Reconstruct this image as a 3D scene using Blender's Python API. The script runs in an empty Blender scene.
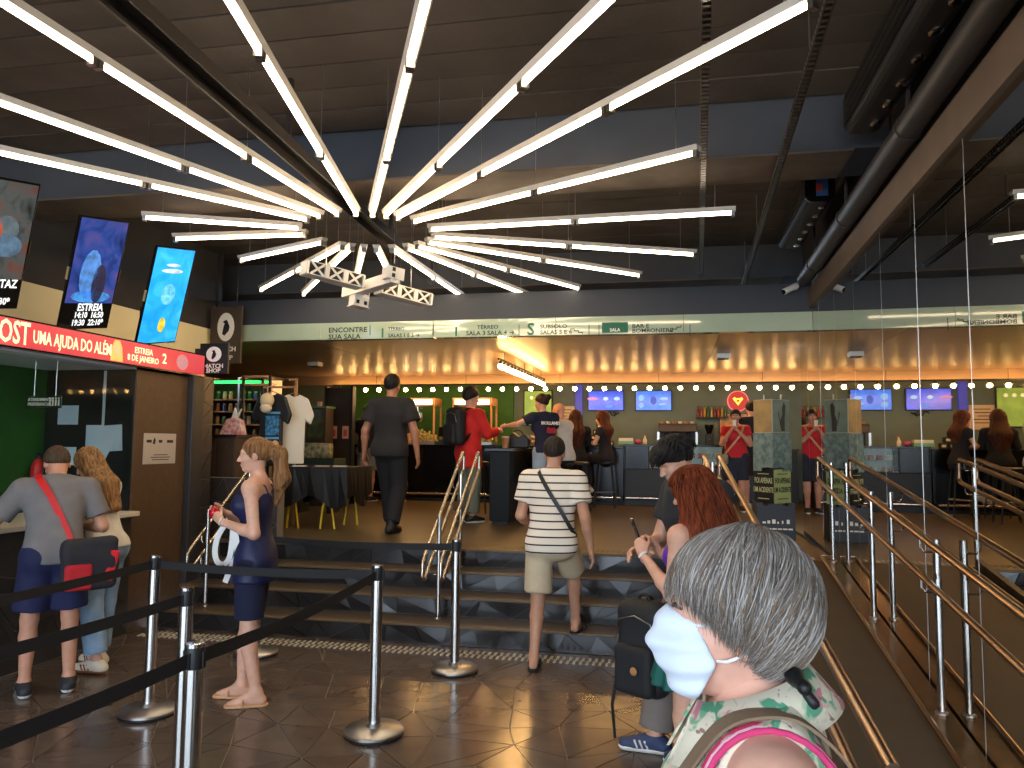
import bpy, math, random
import numpy as np
from mathutils import Matrix, Vector
S = bpy.context.scene
COL = S.collection
random.seed(7)
R = math.radians

# ---------------------------------------------------------------- camera, sky, exposure
F = 769.0
YAW, PIT, ROLL, CAMH = R(11.3), R(4.55), R(0.5), 1.66
_fw = np.array([-math.sin(YAW)*math.cos(PIT), math.cos(YAW)*math.cos(PIT), math.sin(PIT)])
_r0 = np.array([math.cos(YAW), math.sin(YAW), 0.0]); _u0 = np.cross(_r0, _fw)
_rt = _r0*math.cos(ROLL)+_u0*math.sin(ROLL); _up = _u0*math.cos(ROLL)-_r0*math.sin(ROLL)
cam = bpy.data.objects.new('camera', bpy.data.cameras.new('camera')); COL.objects.link(cam)
cam.matrix_world = Matrix(((_rt[0], _up[0], -_fw[0], 0), (_rt[1], _up[1], -_fw[1], 0), (_rt[2], _up[2], -_fw[2], CAMH), (0, 0, 0, 1)))
cam.data.sensor_width = 36.0; cam.data.lens = F/1024*36.0; cam.data.clip_start = 0.05; cam.data.clip_end = 100
S.camera = cam
w = bpy.data.worlds.new('daylight'); S.world = w; w.use_nodes = True
_bg = w.node_tree.nodes['Background']; _bg.inputs[0].default_value = (0.72, 0.85, 1.0, 1); _bg.inputs[1].default_value = 6.0
S.view_settings.view_transform = 'Standard'; S.view_settings.look = 'None'
S.view_settings.gamma = 1.0; S.view_settings.use_curve_mapping = False
S.view_settings.exposure = 0.45
S.cycles.use_denoising = True
S.cycles.max_bounces = 8; S.cycles.transparent_max_bounces = 12
S.cycles.sample_clamp_indirect = 6.0
TUBE_E, BULB_E = 15.0, 80.0

# ---------------------------------------------------------------- helpers
def at_z(u, v, z):
    r = _fw+_rt*(u-512)/F+_up*(384-v)/F
    return np.array([0, 0, CAMH])+r*((z-CAMH)/r[2])
def at_y(u, v, y):
    r = _fw+_rt*(u-512)/F+_up*(384-v)/F
    return np.array([0, 0, CAMH])+r*(y/r[1])
def at_x(u, v, x):
    r = _fw+_rt*(u-512)/F+_up*(384-v)/F
    return np.array([0, 0, CAMH])+r*(x/r[0])
def lin(c):
    o = []
    for x in c[:3]:
        x /= 255.0
        o.append(x/12.92 if x <= .04045 else ((x+.055)/1.055)**2.4)
    return (*o, 1.0)
def mat(name, rgb, rough=.6, metal=0.0, var=0.0, vscale=6.0, bump=0.0, bscale=60.0, emit=0.0, spec=.5, trans=0.0, rnd=0.0, coat=0.0, alpha=1.0, rgb2=None, ior=1.45, sss=0.0, screen=False):
    m = bpy.data.materials.new(name); m.use_nodes = True
    nt = m.node_tree; b = nt.nodes['Principled BSDF']; L = nt.links.new
    c = lin(rgb)
    b.inputs['Base Color'].default_value = c; b.inputs['Roughness'].default_value = rough
    b.inputs['Metallic'].default_value = metal; b.inputs['Specular IOR Level'].default_value = spec
    b.inputs['Transmission Weight'].default_value = trans; b.inputs['Coat Weight'].default_value = coat
    b.inputs['Alpha'].default_value = alpha; b.inputs['IOR'].default_value = ior
    if sss:
        b.inputs['Subsurface Weight'].default_value = sss; b.inputs['Subsurface Radius'].default_value = (.02, .008, .004)
    if emit:
        b.inputs['Emission Color'].default_value = c; b.inputs['Emission Strength'].default_value = emit
    if screen: b.inputs['Base Color'].default_value = (.01, .01, .012, 1)
    tc = nt.nodes.new('ShaderNodeTexCoord')
    out = None
    if var or rgb2:
        n = nt.nodes.new('ShaderNodeTexNoise'); n.inputs['Scale'].default_value = vscale; n.inputs['Detail'].default_value = 5
        L(tc.outputs['Object'], n.inputs['Vector'])
        r = nt.nodes.new('ShaderNodeValToRGB')
        c2 = lin(rgb2) if rgb2 else tuple(min(1, x*(1+var)) for x in c[:3])+(1,)
        c1 = c if rgb2 else tuple(x*(1-var) for x in c[:3])+(1,)
        r.color_ramp.elements[0].position = .35; r.color_ramp.elements[1].position = .65
        r.color_ramp.elements[0].color = c1; r.color_ramp.elements[1].color = c2
        L(n.outputs['Fac'], r.inputs['Fac']); out = r.outputs['Color']
    if rnd:
        oi = nt.nodes.new('ShaderNodeObjectInfo'); hs = nt.nodes.new('ShaderNodeHueSaturation')
        mr = nt.nodes.new('ShaderNodeMapRange'); mr.inputs['To Min'].default_value = 1-rnd; mr.inputs['To Max'].default_value = 1+rnd
        L(oi.outputs['Random'], mr.inputs['Value']); L(mr.outputs['Result'], hs.inputs['Value'])
        if out: L(out, hs.inputs['Color'])
        else: hs.inputs['Color'].default_value = c
        out = hs.outputs['Color']
    if out:
        if not screen: L(out, b.inputs['Base Color'])
        if emit: L(out, b.inputs['Emission Color'])
    if bump:
        n2 = nt.nodes.new('ShaderNodeTexNoise'); n2.inputs['Scale'].default_value = bscale; n2.inputs['Detail'].default_value = 4
        L(tc.outputs['Object'], n2.inputs['Vector'])
        bp = nt.nodes.new('ShaderNodeBump'); bp.inputs['Strength'].default_value = bump; bp.inputs['Distance'].default_value = .01
        L(n2.outputs['Fac'], bp.inputs['Height']); L(bp.outputs['Normal'], b.inputs['Normal'])
    return m

def chain_matrix(o):
    M = Matrix.Identity(4)
    while o is not None:
        M = Matrix.Translation(o.location) @ o.rotation_euler.to_matrix().to_4x4() @ M
        o = o.parent
    return M
def tag(o, label=None, cat=None, group=None, kind=None):
    if label: o['label'] = label
    if cat: o['category'] = cat
    if group: o['group'] = group
    if kind: o['kind'] = kind
    return o
def thing(name, label, cat, loc=(0, 0, 0), rotz=0.0, group=None, kind=None):
    o = bpy.data.objects.new(name, None); COL.objects.link(o)
    o.empty_display_size = .1
    o.location = loc; o.rotation_euler = (0, 0, rotz)
    return tag(o, label, cat, group, kind)
def mesh_obj(name, V, Fc, m, parent=None, smooth=False, local=False, pivot=None):
    """V in world coordinates (or in the parent's when local)"""
    V = np.asarray(V, float)
    o = bpy.data.objects.new(name, None) if len(V) == 0 else None
    if parent is not None and not local:
        Mi = np.array(chain_matrix(parent).inverted())
        V = V@Mi[:3, :3].T+Mi[:3, 3]
    lo, hi = V.min(0), V.max(0)
    piv = np.array([(lo[0]+hi[0])/2, (lo[1]+hi[1])/2, lo[2]]) if pivot is None else np.array(pivot)
    me = bpy.data.meshes.new(name)
    if isinstance(Fc, np.ndarray):
        n = len(Fc); k = Fc.shape[1]
        me.vertices.add(len(V)); me.vertices.foreach_set('co', (V-piv).astype(np.float32).ravel())
        me.loops.add(n*k); me.loops.foreach_set('vertex_index', Fc.astype(np.int32).ravel())
        me.polygons.add(n); me.polygons.foreach_set('loop_start', (np.arange(n)*k).astype(np.int32))
        me.update(calc_edges=True); me.validate()
    else:
        me.from_pydata((V-piv).tolist(), [], Fc)
    if smooth:
        me.polygons.foreach_set('use_smooth', np.ones(len(me.polygons), bool))
    me.materials.append(m); me.update()
    o = bpy.data.objects.new(name, me); COL.objects.link(o)
    o.location = piv.tolist(); o.parent = parent
    return o
def dup(o, parent=None, loc=None):
    c = o.copy(); COL.objects.link(c); c.parent = parent
    if loc is not None: c.location = loc
    return c

class MB:
    """collects shapes into one mesh"""
    def __init__(self): self.v = []; self.f = []; self.sm = False
    def _add(self, v, f):
        n = len(self.v); self.v += [tuple(map(float, p)) for p in v]; self.f += [tuple(i+n for i in q) for q in f]; return self
    def box(self, lo, hi):
        x0, y0, z0 = lo; x1, y1, z1 = hi
        return self._add([(x0, y0, z0), (x1, y0, z0), (x1, y1, z0), (x0, y1, z0), (x0, y0, z1), (x1, y0, z1), (x1, y1, z1), (x0, y1, z1)],
                         [(0, 3, 2, 1), (4, 5, 6, 7), (0, 1, 5, 4), (1, 2, 6, 5), (2, 3, 7, 6), (3, 0, 4, 7)])
    def obox(self, c, size, ax=None, ay=None, az=None):
        """oriented box; ax, ay, az unit axes"""
        c = np.array(c, float); ax = np.array(ax if ax is not None else (1, 0, 0), float); ay = np.array(ay if ay is not None else (0, 1, 0), float)
        az = np.cross(ax, ay) if az is None else np.array(az, float)
        h = np.array(size, float)/2
        v = [c+sx*ax*h[0]+sy*ay*h[1]+sz*az*h[2] for sz in (-1, 1) for sx, sy in ((-1, -1), (1, -1), (1, 1), (-1, 1))]
        return self._add(v, [(0, 3, 2, 1), (4, 5, 6, 7), (0, 1, 5, 4), (1, 2, 6, 5), (2, 3, 7, 6), (3, 0, 4, 7)])
    def bar(self, a, b, w, h, upv=(0, 0, 1)):
        a = np.array(a, float); b = np.array(b, float); d = b-a; L = np.linalg.norm(d); d /= L
        s = np.cross(d, upv); s /= np.linalg.norm(s); u = np.cross(s, d)
        return self.obox((a+b)/2, (L, w, h), d, s, u)
    def tube(self, pts, r, n=8, cap=True, closed=False):
        P = [np.array(p, float) for p in pts]; m = len(P)
        rr = r if hasattr(r, '__len__') else [r]*m
        vs = []; fs = []
        prev = None
        for i, p in enumerate(P):
            if closed: d = P[(i+1) % m]-P[i-1]
            else: d = P[min(i+1, m-1)]-P[max(i-1, 0)]
            d = d/ (np.linalg.norm(d)+1e-12)
            if prev is None:
                a = np.array((0, 0, 1.0)) if abs(d[2]) < .9 else np.array((1.0, 0, 0))
                s = np.cross(d, a)
            else: s = prev-d*(prev@d)
            s /= (np.linalg.norm(s)+1e-12); prev = s; t = np.cross(d, s)
            for k in range(n):
                an = 2*math.pi*k/n
                vs.append(p+rr[i]*(math.cos(an)*s+math.sin(an)*t))
        for i in range(m if closed else m-1):
            j = (i+1) % m
            for k in range(n):
                fs.append((i*n+k, i*n+(k+1) % n, j*n+(k+1) % n, j*n+k))
        if cap and not closed:
            fs.append(tuple(range(n))[::-1]); fs.append(tuple((m-1)*n+k for k in range(n)))
        return self._add(vs, fs)
    def cyl(self, a, b, r0, r1=None, n=12): return self.tube([a, b], [r0, r0 if r1 is None else r1], n)
    def lathe(self, prof, c, n=20):
        """prof: (radius, z) from bottom to top"""
        vs = []; fs = []
        for r, z in prof:
            for k in range(n):
                an = 2*math.pi*k/n; vs.append((c[0]+r*math.cos(an), c[1]+r*math.sin(an), c[2]+z))
        for i in range(len(prof)-1):
            for k in range(n): fs.append((i*n+k, i*n+(k+1) % n, (i+1)*n+(k+1) % n, (i+1)*n+k))
        fs.append(tuple(range(n))[::-1]); fs.append(tuple((len(prof)-1)*n+k for k in range(n)))
        return self._add(vs, fs)
    def ball(self, c, r, n=12, m=8):
        rx, ry, rz = r if hasattr(r, '__len__') else (r, r, r)
        vs = [(c[0], c[1], c[2]-rz)]; fs = []
        for i in range(1, m):
            t = math.pi*i/m
            for k in range(n):
                a = 2*math.pi*k/n; vs.append((c[0]+rx*math.sin(t)*math.cos(a), c[1]+ry*math.sin(t)*math.sin(a), c[2]-rz*math.cos(t)))
        vs.append((c[0], c[1], c[2]+rz)); e = len(vs)-1
        for k in range(n):
            fs.append((0, 1+(k+1) % n, 1+k)); fs.append((e, 1+(m-2)*n+k, 1+(m-2)*n+(k+1) % n))
            for i in range(m-2): fs.append((1+i*n+k, 1+i*n+(k+1) % n, 1+(i+1)*n+(k+1) % n, 1+(i+1)*n+k))
        return self._add(vs, fs)
    def prism(self, poly, o, ax, ay, th):
        """flat outline poly (2d) at o spanned by ax, ay, extruded by th along ax x ay"""
        o = np.array(o, float); ax = np.array(ax, float); ay = np.array(ay, float); nz = np.cross(ax, ay); nz /= np.linalg.norm(nz)
        n = len(poly)
        v = [o+p[0]*ax+p[1]*ay for p in poly]+[o+p[0]*ax+p[1]*ay+nz*th for p in poly]
        return self._add(v, [tuple(range(n))[::-1], tuple(range(n, 2*n))]+[(i, (i+1) % n, n+(i+1) % n, n+i) for i in range(n)])
    def build(self, name, m, parent=None, smooth=False, bevel=0.0, local=False):
        o = mesh_obj(name, self.v, self.f, m, parent, smooth, local)
        if bevel:
            b = o.modifiers.new('bevel', 'BEVEL'); b.width = bevel; b.segments = 2; b.limit_method = 'ANGLE'
        if smooth and len(self.v) < 4000:
            e = o.modifiers.new('split', 'EDGE_SPLIT'); e.split_angle = R(40)
        return o
def text(s, size, o, ax, ay, m, parent, align='CENTER', ext=.0015, name='lettering', sx=1.0, spacing=1.0):
    cu = bpy.data.curves.new(name, 'FONT'); cu.body = s; cu.size = size; cu.align_x = align; cu.align_y = 'CENTER'
    cu.extrude = ext; cu.resolution_u = 2; cu.space_character = spacing; cu.offset = size*.016
    t = bpy.data.objects.new(name, cu); COL.objects.link(t)
    dg = bpy.context.evaluated_depsgraph_get(); me = bpy.data.meshes.new_from_object(t.evaluated_get(dg))
    V = np.array([v.co[:] for v in me.vertices]); Fc = [tuple(p.vertices) for p in me.polygons]
    bpy.data.objects.remove(t); bpy.data.curves.remove(cu); bpy.data.meshes.remove(me)
    ax = np.array(ax, float); ay = np.array(ay, float); nz = np.cross(ax, ay)
    W = np.array(o, float)+V[:, :1]*ax*sx+V[:, 1:2]*ay+V[:, 2:3]*nz
    return mesh_obj(name, W, Fc, m, parent)
X, Y, Z = np.eye(3)
def arc(c, ax, ay, r, a0, a1, n=8):
    c = np.array(c, float); return [c+r*(math.cos(t)*np.array(ax)+math.sin(t)*np.array(ay)) for t in np.linspace(R(a0), R(a1), n)]

# ---------------------------------------------------------------- materials
M = {}
M['floor_tile'] = mat('floor_tile', (92, 79, 70), .2, var=.12, vscale=5, rnd=.14, bump=.04, bscale=14)
M['grout'] = mat('grout', (128, 116, 102), .7)
M['stair_tile'] = mat('stair_tile', (38, 36, 36), .16, rnd=.25, var=.1)
M['tread'] = mat('tread', (74, 64, 54), .45, var=.1)
M['nosing'] = mat('nosing', (98, 78, 50), .4)
M['upper_floor'] = mat('upper_floor', (88, 76, 56), .38, var=.08, vscale=2.5, bump=.03)
M['ramp'] = mat('ramp', (80, 67, 53), .55, var=.07, vscale=4, bump=.05, bscale=90)
M['stud'] = mat('stud', (190, 180, 158), .5)
M['concrete'] = mat('concrete', (92, 83, 76), .85, var=.4, vscale=.8, bump=.3, bscale=25, rnd=.1)
M['ceiling_dark'] = mat('ceiling_dark', (58, 54, 52), .85, var=.12, vscale=2)
M['beam'] = mat('beam', (80, 83, 90), .75, var=.12, vscale=1.5, bump=.1, bscale=10)
M['mirror'] = mat('mirror', (212, 210, 204), .012, 1.0)
M['steel'] = mat('steel', (205, 203, 200), .16, 1.0)
M['steel_rough'] = mat('steel_rough', (176, 174, 172), .32, 1.0)
M['brass_rail'] = mat('brass_rail', (164, 138, 116), .28, 1.0)
M['rail_silver'] = mat('rail_silver', (196, 184, 166), .25, 1.0)
M['black'] = mat('black', (22, 21, 21), .5)
M['black_gloss'] = mat('black_gloss', (16, 16, 17), .18, spec=.25)
M['belt'] = mat('belt', (30, 29, 30), .75, bump=.1, bscale=300)
M['dark_brown'] = mat('dark_brown', (62, 47, 36), .6, var=.12, vscale=9)
M['brown_panel'] = mat('brown_panel', (86, 64, 44), .55, var=.1, vscale=14)
M['stone'] = mat('stone', (54, 48, 44), .4, var=.15, rnd=.2)
M['cream'] = mat('cream', (166, 182, 160), .06, var=.02, coat=.6, spec=.5)
M['cream_wall'] = mat('cream_wall', (238, 224, 178), .6)
M['soffit'] = mat('soffit', (146, 118, 94), .38, .0, rnd=.02, spec=.25)
M['olive'] = mat('olive', (108, 122, 112), .75, var=.08, vscale=2)
M['green'] = mat('green', (34, 92, 38), .7, var=.1)
M['pipe'] = mat('pipe', (54, 48, 44), .5, bump=.03, spec=.35)
M['white'] = mat('white', (226, 224, 220), .55)
M['off_white'] = mat('off_white', (214, 206, 190), .6)
M['paper'] = mat('paper', (190, 204, 222), .7, var=.03)
M['tube_on'] = mat('tube_on', (255, 230, 194), .4, emit=TUBE_E)
M['housing'] = mat('housing', (208, 202, 192), .4)
M['bulb_on'] = mat('bulb_on', (255, 196, 118), .4, emit=BULB_E)
M['glass'] = mat('glass', (235, 245, 240), .03, trans=1.0, ior=1.15)
M['red'] = mat('red', (196, 28, 30), .5)
M['ink'] = mat('ink', (30, 48, 40), .6)
M['ink_green'] = mat('ink_green', (22, 98, 74), .6)
M['lettering_white'] = mat('lettering_white', (238, 232, 222), .6)
M['yellow'] = mat('yellow', (222, 190, 40), .5)
M['wood'] = mat('wood', (178, 128, 84), .5, var=.2, vscale=12)
M['asphalt'] = mat('asphalt', (120, 118, 115), .9, var=.1)
# ---------------------------------------------------------------- the setting
MA = np.array([1.405, 4.3]); MD = np.array([.029, 1.0]); MD /= np.linalg.norm(MD)      # mirror wall line
def mx(y): return 1.405+.029*(y-4.3)
def shards(u0, u1, v0, v1, nu, nv, jit, seed, shrink=.004):
    """irregular triangles filling a rectangle: list of 2d triangles with open joints"""
    rg = random.Random(seed); P = {}
    for i in range(nu+1):
        for j in range(nv+1):
            u = u0+(u1-u0)*i/nu; v = v0+(v1-v0)*j/nv
            if 0 < i < nu: u += rg.uniform(-jit, jit)*(u1-u0)/nu
            if 0 < j < nv: v += rg.uniform(-jit, jit)*(v1-v0)/nv
            P[i, j] = np.array((u, v))
    T = []
    for i in range(nu):
        for j in range(nv):
            a, b, c, d = P[i, j], P[i+1, j], P[i+1, j+1], P[i, j+1]
            T += [(a, b, c), (a, c, d)] if rg.random() < .5 else [(a, b, d), (b, c, d)]
    out = []
    for t in T:
        A, B, C = t; la, lb, lc = np.linalg.norm(B-C), np.linalg.norm(A-C), np.linalg.norm(A-B)
        inc = (la*A+lb*B+lc*C)/(la+lb+lc); s = (la+lb+lc)/2; area = abs((B-A)[0]*(C-A)[1]-(B-A)[1]*(C-A)[0])/2
        rin = area/s
        if rin < shrink*2: continue
        k = 1-shrink/rin
        out.append([inc+(p-inc)*k for p in t])
    return out
def shard_tiles(parent, m, o, ax, ay, rect, n, jit, seed, th=.008, tilt=0.0, shrink=.004):
    o = np.array(o, float); ax = np.array(ax, float); ay = np.array(ay, float); nz = np.cross(ax, ay); rg = random.Random(seed+1)
    for t in shards(*rect, *n, jit, seed, shrink):
        top = [o+p[0]*ax+p[1]*ay+nz*(th+rg.uniform(0, tilt)) for p in t]; bot = [o+p[0]*ax+p[1]*ay for p in t]
        c = np.cross(top[1]-top[0], top[2]-top[0])@nz
        fs = [(0, 1, 2), (0, 3, 4, 1), (1, 4, 5, 2), (2, 5, 3, 0)]
        if c < 0: fs = [f[::-1] for f in fs]
        mesh_obj('tile', top+bot, fs, m, parent)

floor = tag(MB().box((-8, -3.5, -.25), (mx(0)+.2, 6.31, -.006)).build('floor', M['grout']), kind='structure')
shard_tiles(floor, M['floor_tile'], (0, 0, -.006), X, Y, (-4.6, .42, 3.3, 6.3), (15, 9), .36, 3, th=.006, shrink=.0035)
tb = MB()
for rect, n in (((-4.6, .42, -3.4, 3.3), (14, 18)), ((.42, 1.3, -3.4, 1.5), (2, 12))):
    for t in shards(*rect, *n, .36, 5):
        A = np.cross(np.append(t[1]-t[0], 0), np.append(t[2]-t[0], 0))[2]
        t = t if A > 0 else t[::-1]
        tb._add([(p[0], p[1], -.006) for p in t]+[(p[0], p[1], 0) for p in t], [(3, 4, 5), (0, 1, 4, 3), (1, 2, 5, 4), (2, 0, 3, 5)])
tag(tb.build('tile_field', M['floor_tile'], floor), kind='stuff')
sb = MB()
for r in range(2):
    for i in range(96):
        x = -4.45+i*.05; y = 6.03+r*.1
        sb.obox((x+.012*r, y, .003), (.02, .075, .006), (1, 0, 0), (0, 1, 0))
tag(sb.build('tactile_strip', M['stud'], floor), kind='stuff')
tag(MB().box((-14, -14, -.3), (14, -3.5, -.12)).build('ground_outside', M['asphalt']), kind='structure')

# stairs: four risers, faceted tiles on each
RY = [6.31, 6.64, 6.97, 7.29]; RZ = [.165, .33, .495, .66]
st = MB()
for i in range(4): st.box((-4.5, RY[i], -.02 if i == 0 else RZ[i-1]-.03), (.40, 7.5, RZ[i]-.004))
stairs = tag(st.build('stairs', M['tread']), kind='structure')
for i in range(4):
    z0 = 0 if i == 0 else RZ[i-1]
    shard_tiles(stairs, M['stair_tile'], (-4.5, RY[i], z0), X, Z, (0, 4.9, .004, .148), (20, 1), .3, 20+i, th=.006, tilt=.016, shrink=.002)
    MB().box((-4.5, RY[i]-.03, RZ[i]-.02), (.40, RY[i]+.05, RZ[i]+.002)).build('nosing', M['nosing'], stairs, bevel=.005)
uf = tag(MB().box((-9, 7.34, .2), (mx(7.34), 15.2, .66)).box((mx(9.5)-.02, 9.5, .2), (3, 15.2, .66)).build('floor_upper', M['upper_floor']), kind='structure')
sb = MB()
for r in range(2):
    for i in range(96): sb.obox((-4.4+i*.05+.012*r, 7.44+r*.07, .662), (.018, .05, .005))
tag(sb.build('tactile_strip', mat('tactile_bronze', (120, 98, 66), .5), uf), kind='stuff')
# ramp along the mirror wall
def rz(y): return max(0.0, min(.66, .66-.1126*(7.34-y)))
Y0 = 7.34-.66/.1126
rv = []
for y, z in ((Y0, 0.002), (7.34, .66)):
    for x in (.42, mx(y)): rv += [(x, y, -.02), (x, y, z)]
ramp = tag(mesh_obj('ramp', rv, [(1, 3, 7, 5), (0, 1, 5, 4), (2, 6, 7, 3), (4, 5, 7, 6), (0, 4, 6, 2), (0, 2, 3, 1)], M['ramp']), kind='structure')
sb = MB()
for r in range(2):
    for i in range(17): sb.obox((.5+i*.05, 7.42+r*.07, .663), (.018, .05, .006))
tag(sb.build('tactile_strip', M['stud'], ramp), kind='stuff')
MB().bar((.41, 7.3, rz(7.3)+.03), (.41, Y0+.1, .03), .05, .1).build('kerb', M['tread'], ramp)
# kerb plate between ramp and mirror with a bright edge tube
kp = MB()
kp.bar((mx(7.3)-.075, 7.3, .66+.012), (mx(1.6)-.075, 1.6, rz(1.6)+.012), .13, .024)
kerb = tag(kp.build('trim_1', mat('kerb_plate', (150, 120, 90), .25, .9, var=.2, vscale=20)), kind='structure')
MB().tube([(mx(7.32)-.02, 7.35, .70), (mx(7.32)-.145, 7.34, .70), (mx(1.6)-.145, 1.6, rz(1.6)+.04)], .011, 8).build('edge_tube', M['brass_rail'], kerb, smooth=True)

# mirror wall: separate panels with thin metal seams
def wallbox(y0, y1, z0, z1, d0, d1):
    v = [(mx(y)+d, y, z) for z in (z0, z1) for y, d in ((y0, d0), (y0, d1), (y1, d1), (y1, d0))]
    return v, [(0, 3, 2, 1), (4, 5, 6, 7), (0, 1, 5, 4), (1, 2, 6, 5), (2, 3, 7, 6), (3, 0, 4, 7)]
wr = MB(); wr._add(*wallbox(-3.5, 9.45, -.2, 4.05, .03, .25))
wall_right = tag(wr.build('wall_right', M['ceiling_dark']), kind='structure')
edges = [9.45, 8.9, 8.08, 7.25, 6.43, 5.54, 4.72, 3.9, 3.06, 2.22, 1.4, .58, -.24]
rg = random.Random(4)
for a, b in zip(edges, edges[1:]):
    v, f = wallbox(b+.003, a-.003, max(rz(b), rz(a))*0+min(rz(b), rz(a)), 3.13, .0, .028)
    tw = rg.uniform(-.0022, .0022)
    v = [(x+tw*(y-(a+b)/2), y, z) for x, y, z in v]
    mesh_obj('mirror_panel', v, f, M['mirror'], wall_right)
    if b > 0:
        MB().box((mx(b)-.0008, b-.0017, rz(b)), (mx(b)+.006, b+.0017, 3.13)).build('seam_strip', M['steel_rough'], wall_right)
bm = MB(); bm._add(*wallbox(-3.5, 9.45, 3.13, 3.33, -.035, .03))
tag(bm.build('trim_2', mat('beam_brown', (84, 69, 57), .6, var=.12, vscale=5)), kind='structure')

# ceiling: board-marked concrete, beams
ceil = tag(MB().box((-9, -3.5, 4.012), (3, 15.3, 4.2)).build('ceiling', M['ceiling_dark']), kind='structure')
y = -.6; rg = random.Random(11)
while y < 9.1:
    wd = rg.uniform(.26, .36)
    if not (5.1 < y < 5.75):
        MB().box((-8, y, 4.0-rg.uniform(0, .008)), (1.3, y+wd-.012, 4.014)).build('board', M['concrete'], ceil)
    y += wd
for k, (a, b, zb) in enumerate(((5.27, 5.82, 3.63), (9.17, 9.7, 3.63), (-.9, -.35, 3.63))):
    cb_ = tag(MB().box((-8, a, zb), (mx(a)+.02, b, 4.01)).build('ceiling_beam', M['beam']), kind='structure')
    MB().box((-8, a+.004, zb-.012), (mx(a)-.2, b-.004, zb)).build('underside_board', mat('underside_board', (112, 98, 84), .7, var=.3, vscale=2), cb_)
# dropped soffit, fascia, back wall
tag(MB().box((-9, 8.58, 2.93), (3, 15.2, 3.36)).build('soffit', M['ceiling_dark']), kind='structure')
sof = bpy.data.objects['soffit']
ys = [8.585, 9.9, 11.2, 12.5, 13.8, 15.0]; xs = [-9, -6.6, -4.2, -1.8, .6, 3]
for i in range(5):
    for j in range(5):
        MB().box((xs[j]+.003, ys[i]+.003, 2.895), (xs[j+1]-.003, ys[i+1]-.003, 2.928)).build('panel', M['soffit'], sof)
tag(MB().box((-9, 13.22, 2.74), (2.62, 13.4, 2.895)).build('soffit_bulkhead', mat('bulkhead', (150, 124, 96), .6)), kind='structure')
fascia = tag(MB().box((-5.42, 8.5, 3.09), (mx(8.5), 8.58, 3.40)).build('trim_3', mat('fascia_dark', (58, 62, 70), .7)), kind='structure')
for a, b in ((-5.42, -4.02), (-4.02, -2.62), (-2.62, -1.2), (-1.2, .2), (.2, mx(8.46))):
    MB().box((a+.0015, 8.46, 2.89), (b-.0015, 8.579, 3.09)).build('panel', M['cream'], fascia, bevel=.003)
tag(MB().box((-9, 15.0, .2), (3, 15.2, 3.3)).build('wall_back', M['olive']), kind='structure')
tag(MB().box((2.62, 9.5, .2), (2.8, 15.2, 3.3)).build('wall_right_back', M['olive']), kind='structure')
tag(MB().box((-9.2, 7.3, .2), (-9.0, 15.2, 4.05)).build('wall_left_back', M['dark_brown']), kind='structure')
tag(MB().box((-9.2, 7.32, .2), (-4.95, 7.4, 2.6)).build('wall_left_shop', M['dark_brown']), kind='structure')
# left wall behind the booth with the cream band on top
wl = tag(MB().box((-6.2, -3.5, -.2), (-5.95, 7.32, 4.05)).box((-5.6, -3.5, 2.62), (-5.44, 8.5, 4.05)).build('wall_left', M['ceiling_dark']), kind='structure')
MB().box((-5.44, 2.5, 2.66), (-5.40, 8.46, 3.03)).build('band', M['cream_wall'], wl)
tag(MB().box((-9.2, 8.5, 3.3), (-5.42, 8.6, 4.05)).build('wall_left_gable', M['ceiling_dark']), kind='structure')
tag(MB().box((-9, 8.5, 2.62), (-5.42, 8.56, 3.4)).build('trim_4', M['cream_wall']), kind='structure')
# ---------------------------------------------------------------- starburst of tube lights
HC = np.array([-2.43, 5.95, 3.43])
ARMS = [(-93, 3), (-110, 3), (-127, 3), (-155.6, 1), (-176.5, 1), (156, 1), (136, 2), (126.5, 2), (115.5, 2), (104, 2), (88.8, 2), (73.5, 2), (59.8, 2), (42.3, 2), (23.6, 2), (-1.4, 2), (-27, 2), (-43.5, 3), (-53.6, 3), (-64.4, 3), (-77.5, 3)]
chand = thing('starburst_chandelier', 'starburst of long glowing white tube lights hung under the dark ceiling', 'chandelier', HC)
def local_tube():
    a = MB(); a.tube([(.03, 0, -.018), (1.17, 0, -.018)], .017, 10); return a
for ang, n in ARMS:
    d = np.array([math.cos(R(ang)), math.sin(R(ang)), 0]); s = np.array([-d[1], d[0], 0])
    p0 = HC+d*.53; L = n*1.215
    b = MB()
    # trapezium housing
    prof = [(-.035, .03), (.035, .03), (.022, -.0), (-.022, -.0)]
    v = []
    for t in (0, L):
        for q in prof: v.append(p0+d*t+s*q[0]+Z*q[1])
    b._add(v, [(0, 1, 2, 3), (7, 6, 5, 4), (0, 4, 5, 1), (1, 5, 6, 2), (2, 6, 7, 3), (3, 7, 4, 0)])
    arm = b.build('arm', M['housing'], chand)
    for k in range(n):
        q = p0+d*(k*1.215)
        MB().tube([q+d*.035-Z*.014, q+d*1.18-Z*.014], .0125, 10).build('tube', M['tube_on'], arm, smooth=True)
        for t in (.008, 1.182): MB().bar(q+d*t-Z*.018, q+d*(t+.026)-Z*.018, .04, .045).build('lamp_holder', M['steel_rough'], arm)
    for t in ((.12, L-.15) if n == 1 else (.12, 1.215, L-.15)):
        MB().tube([p0+d*t+Z*.03, p0+d*t+Z*(3.99-HC[2])], .0025, 5).build('hanging_wire', M['steel_rough'], arm)
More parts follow.
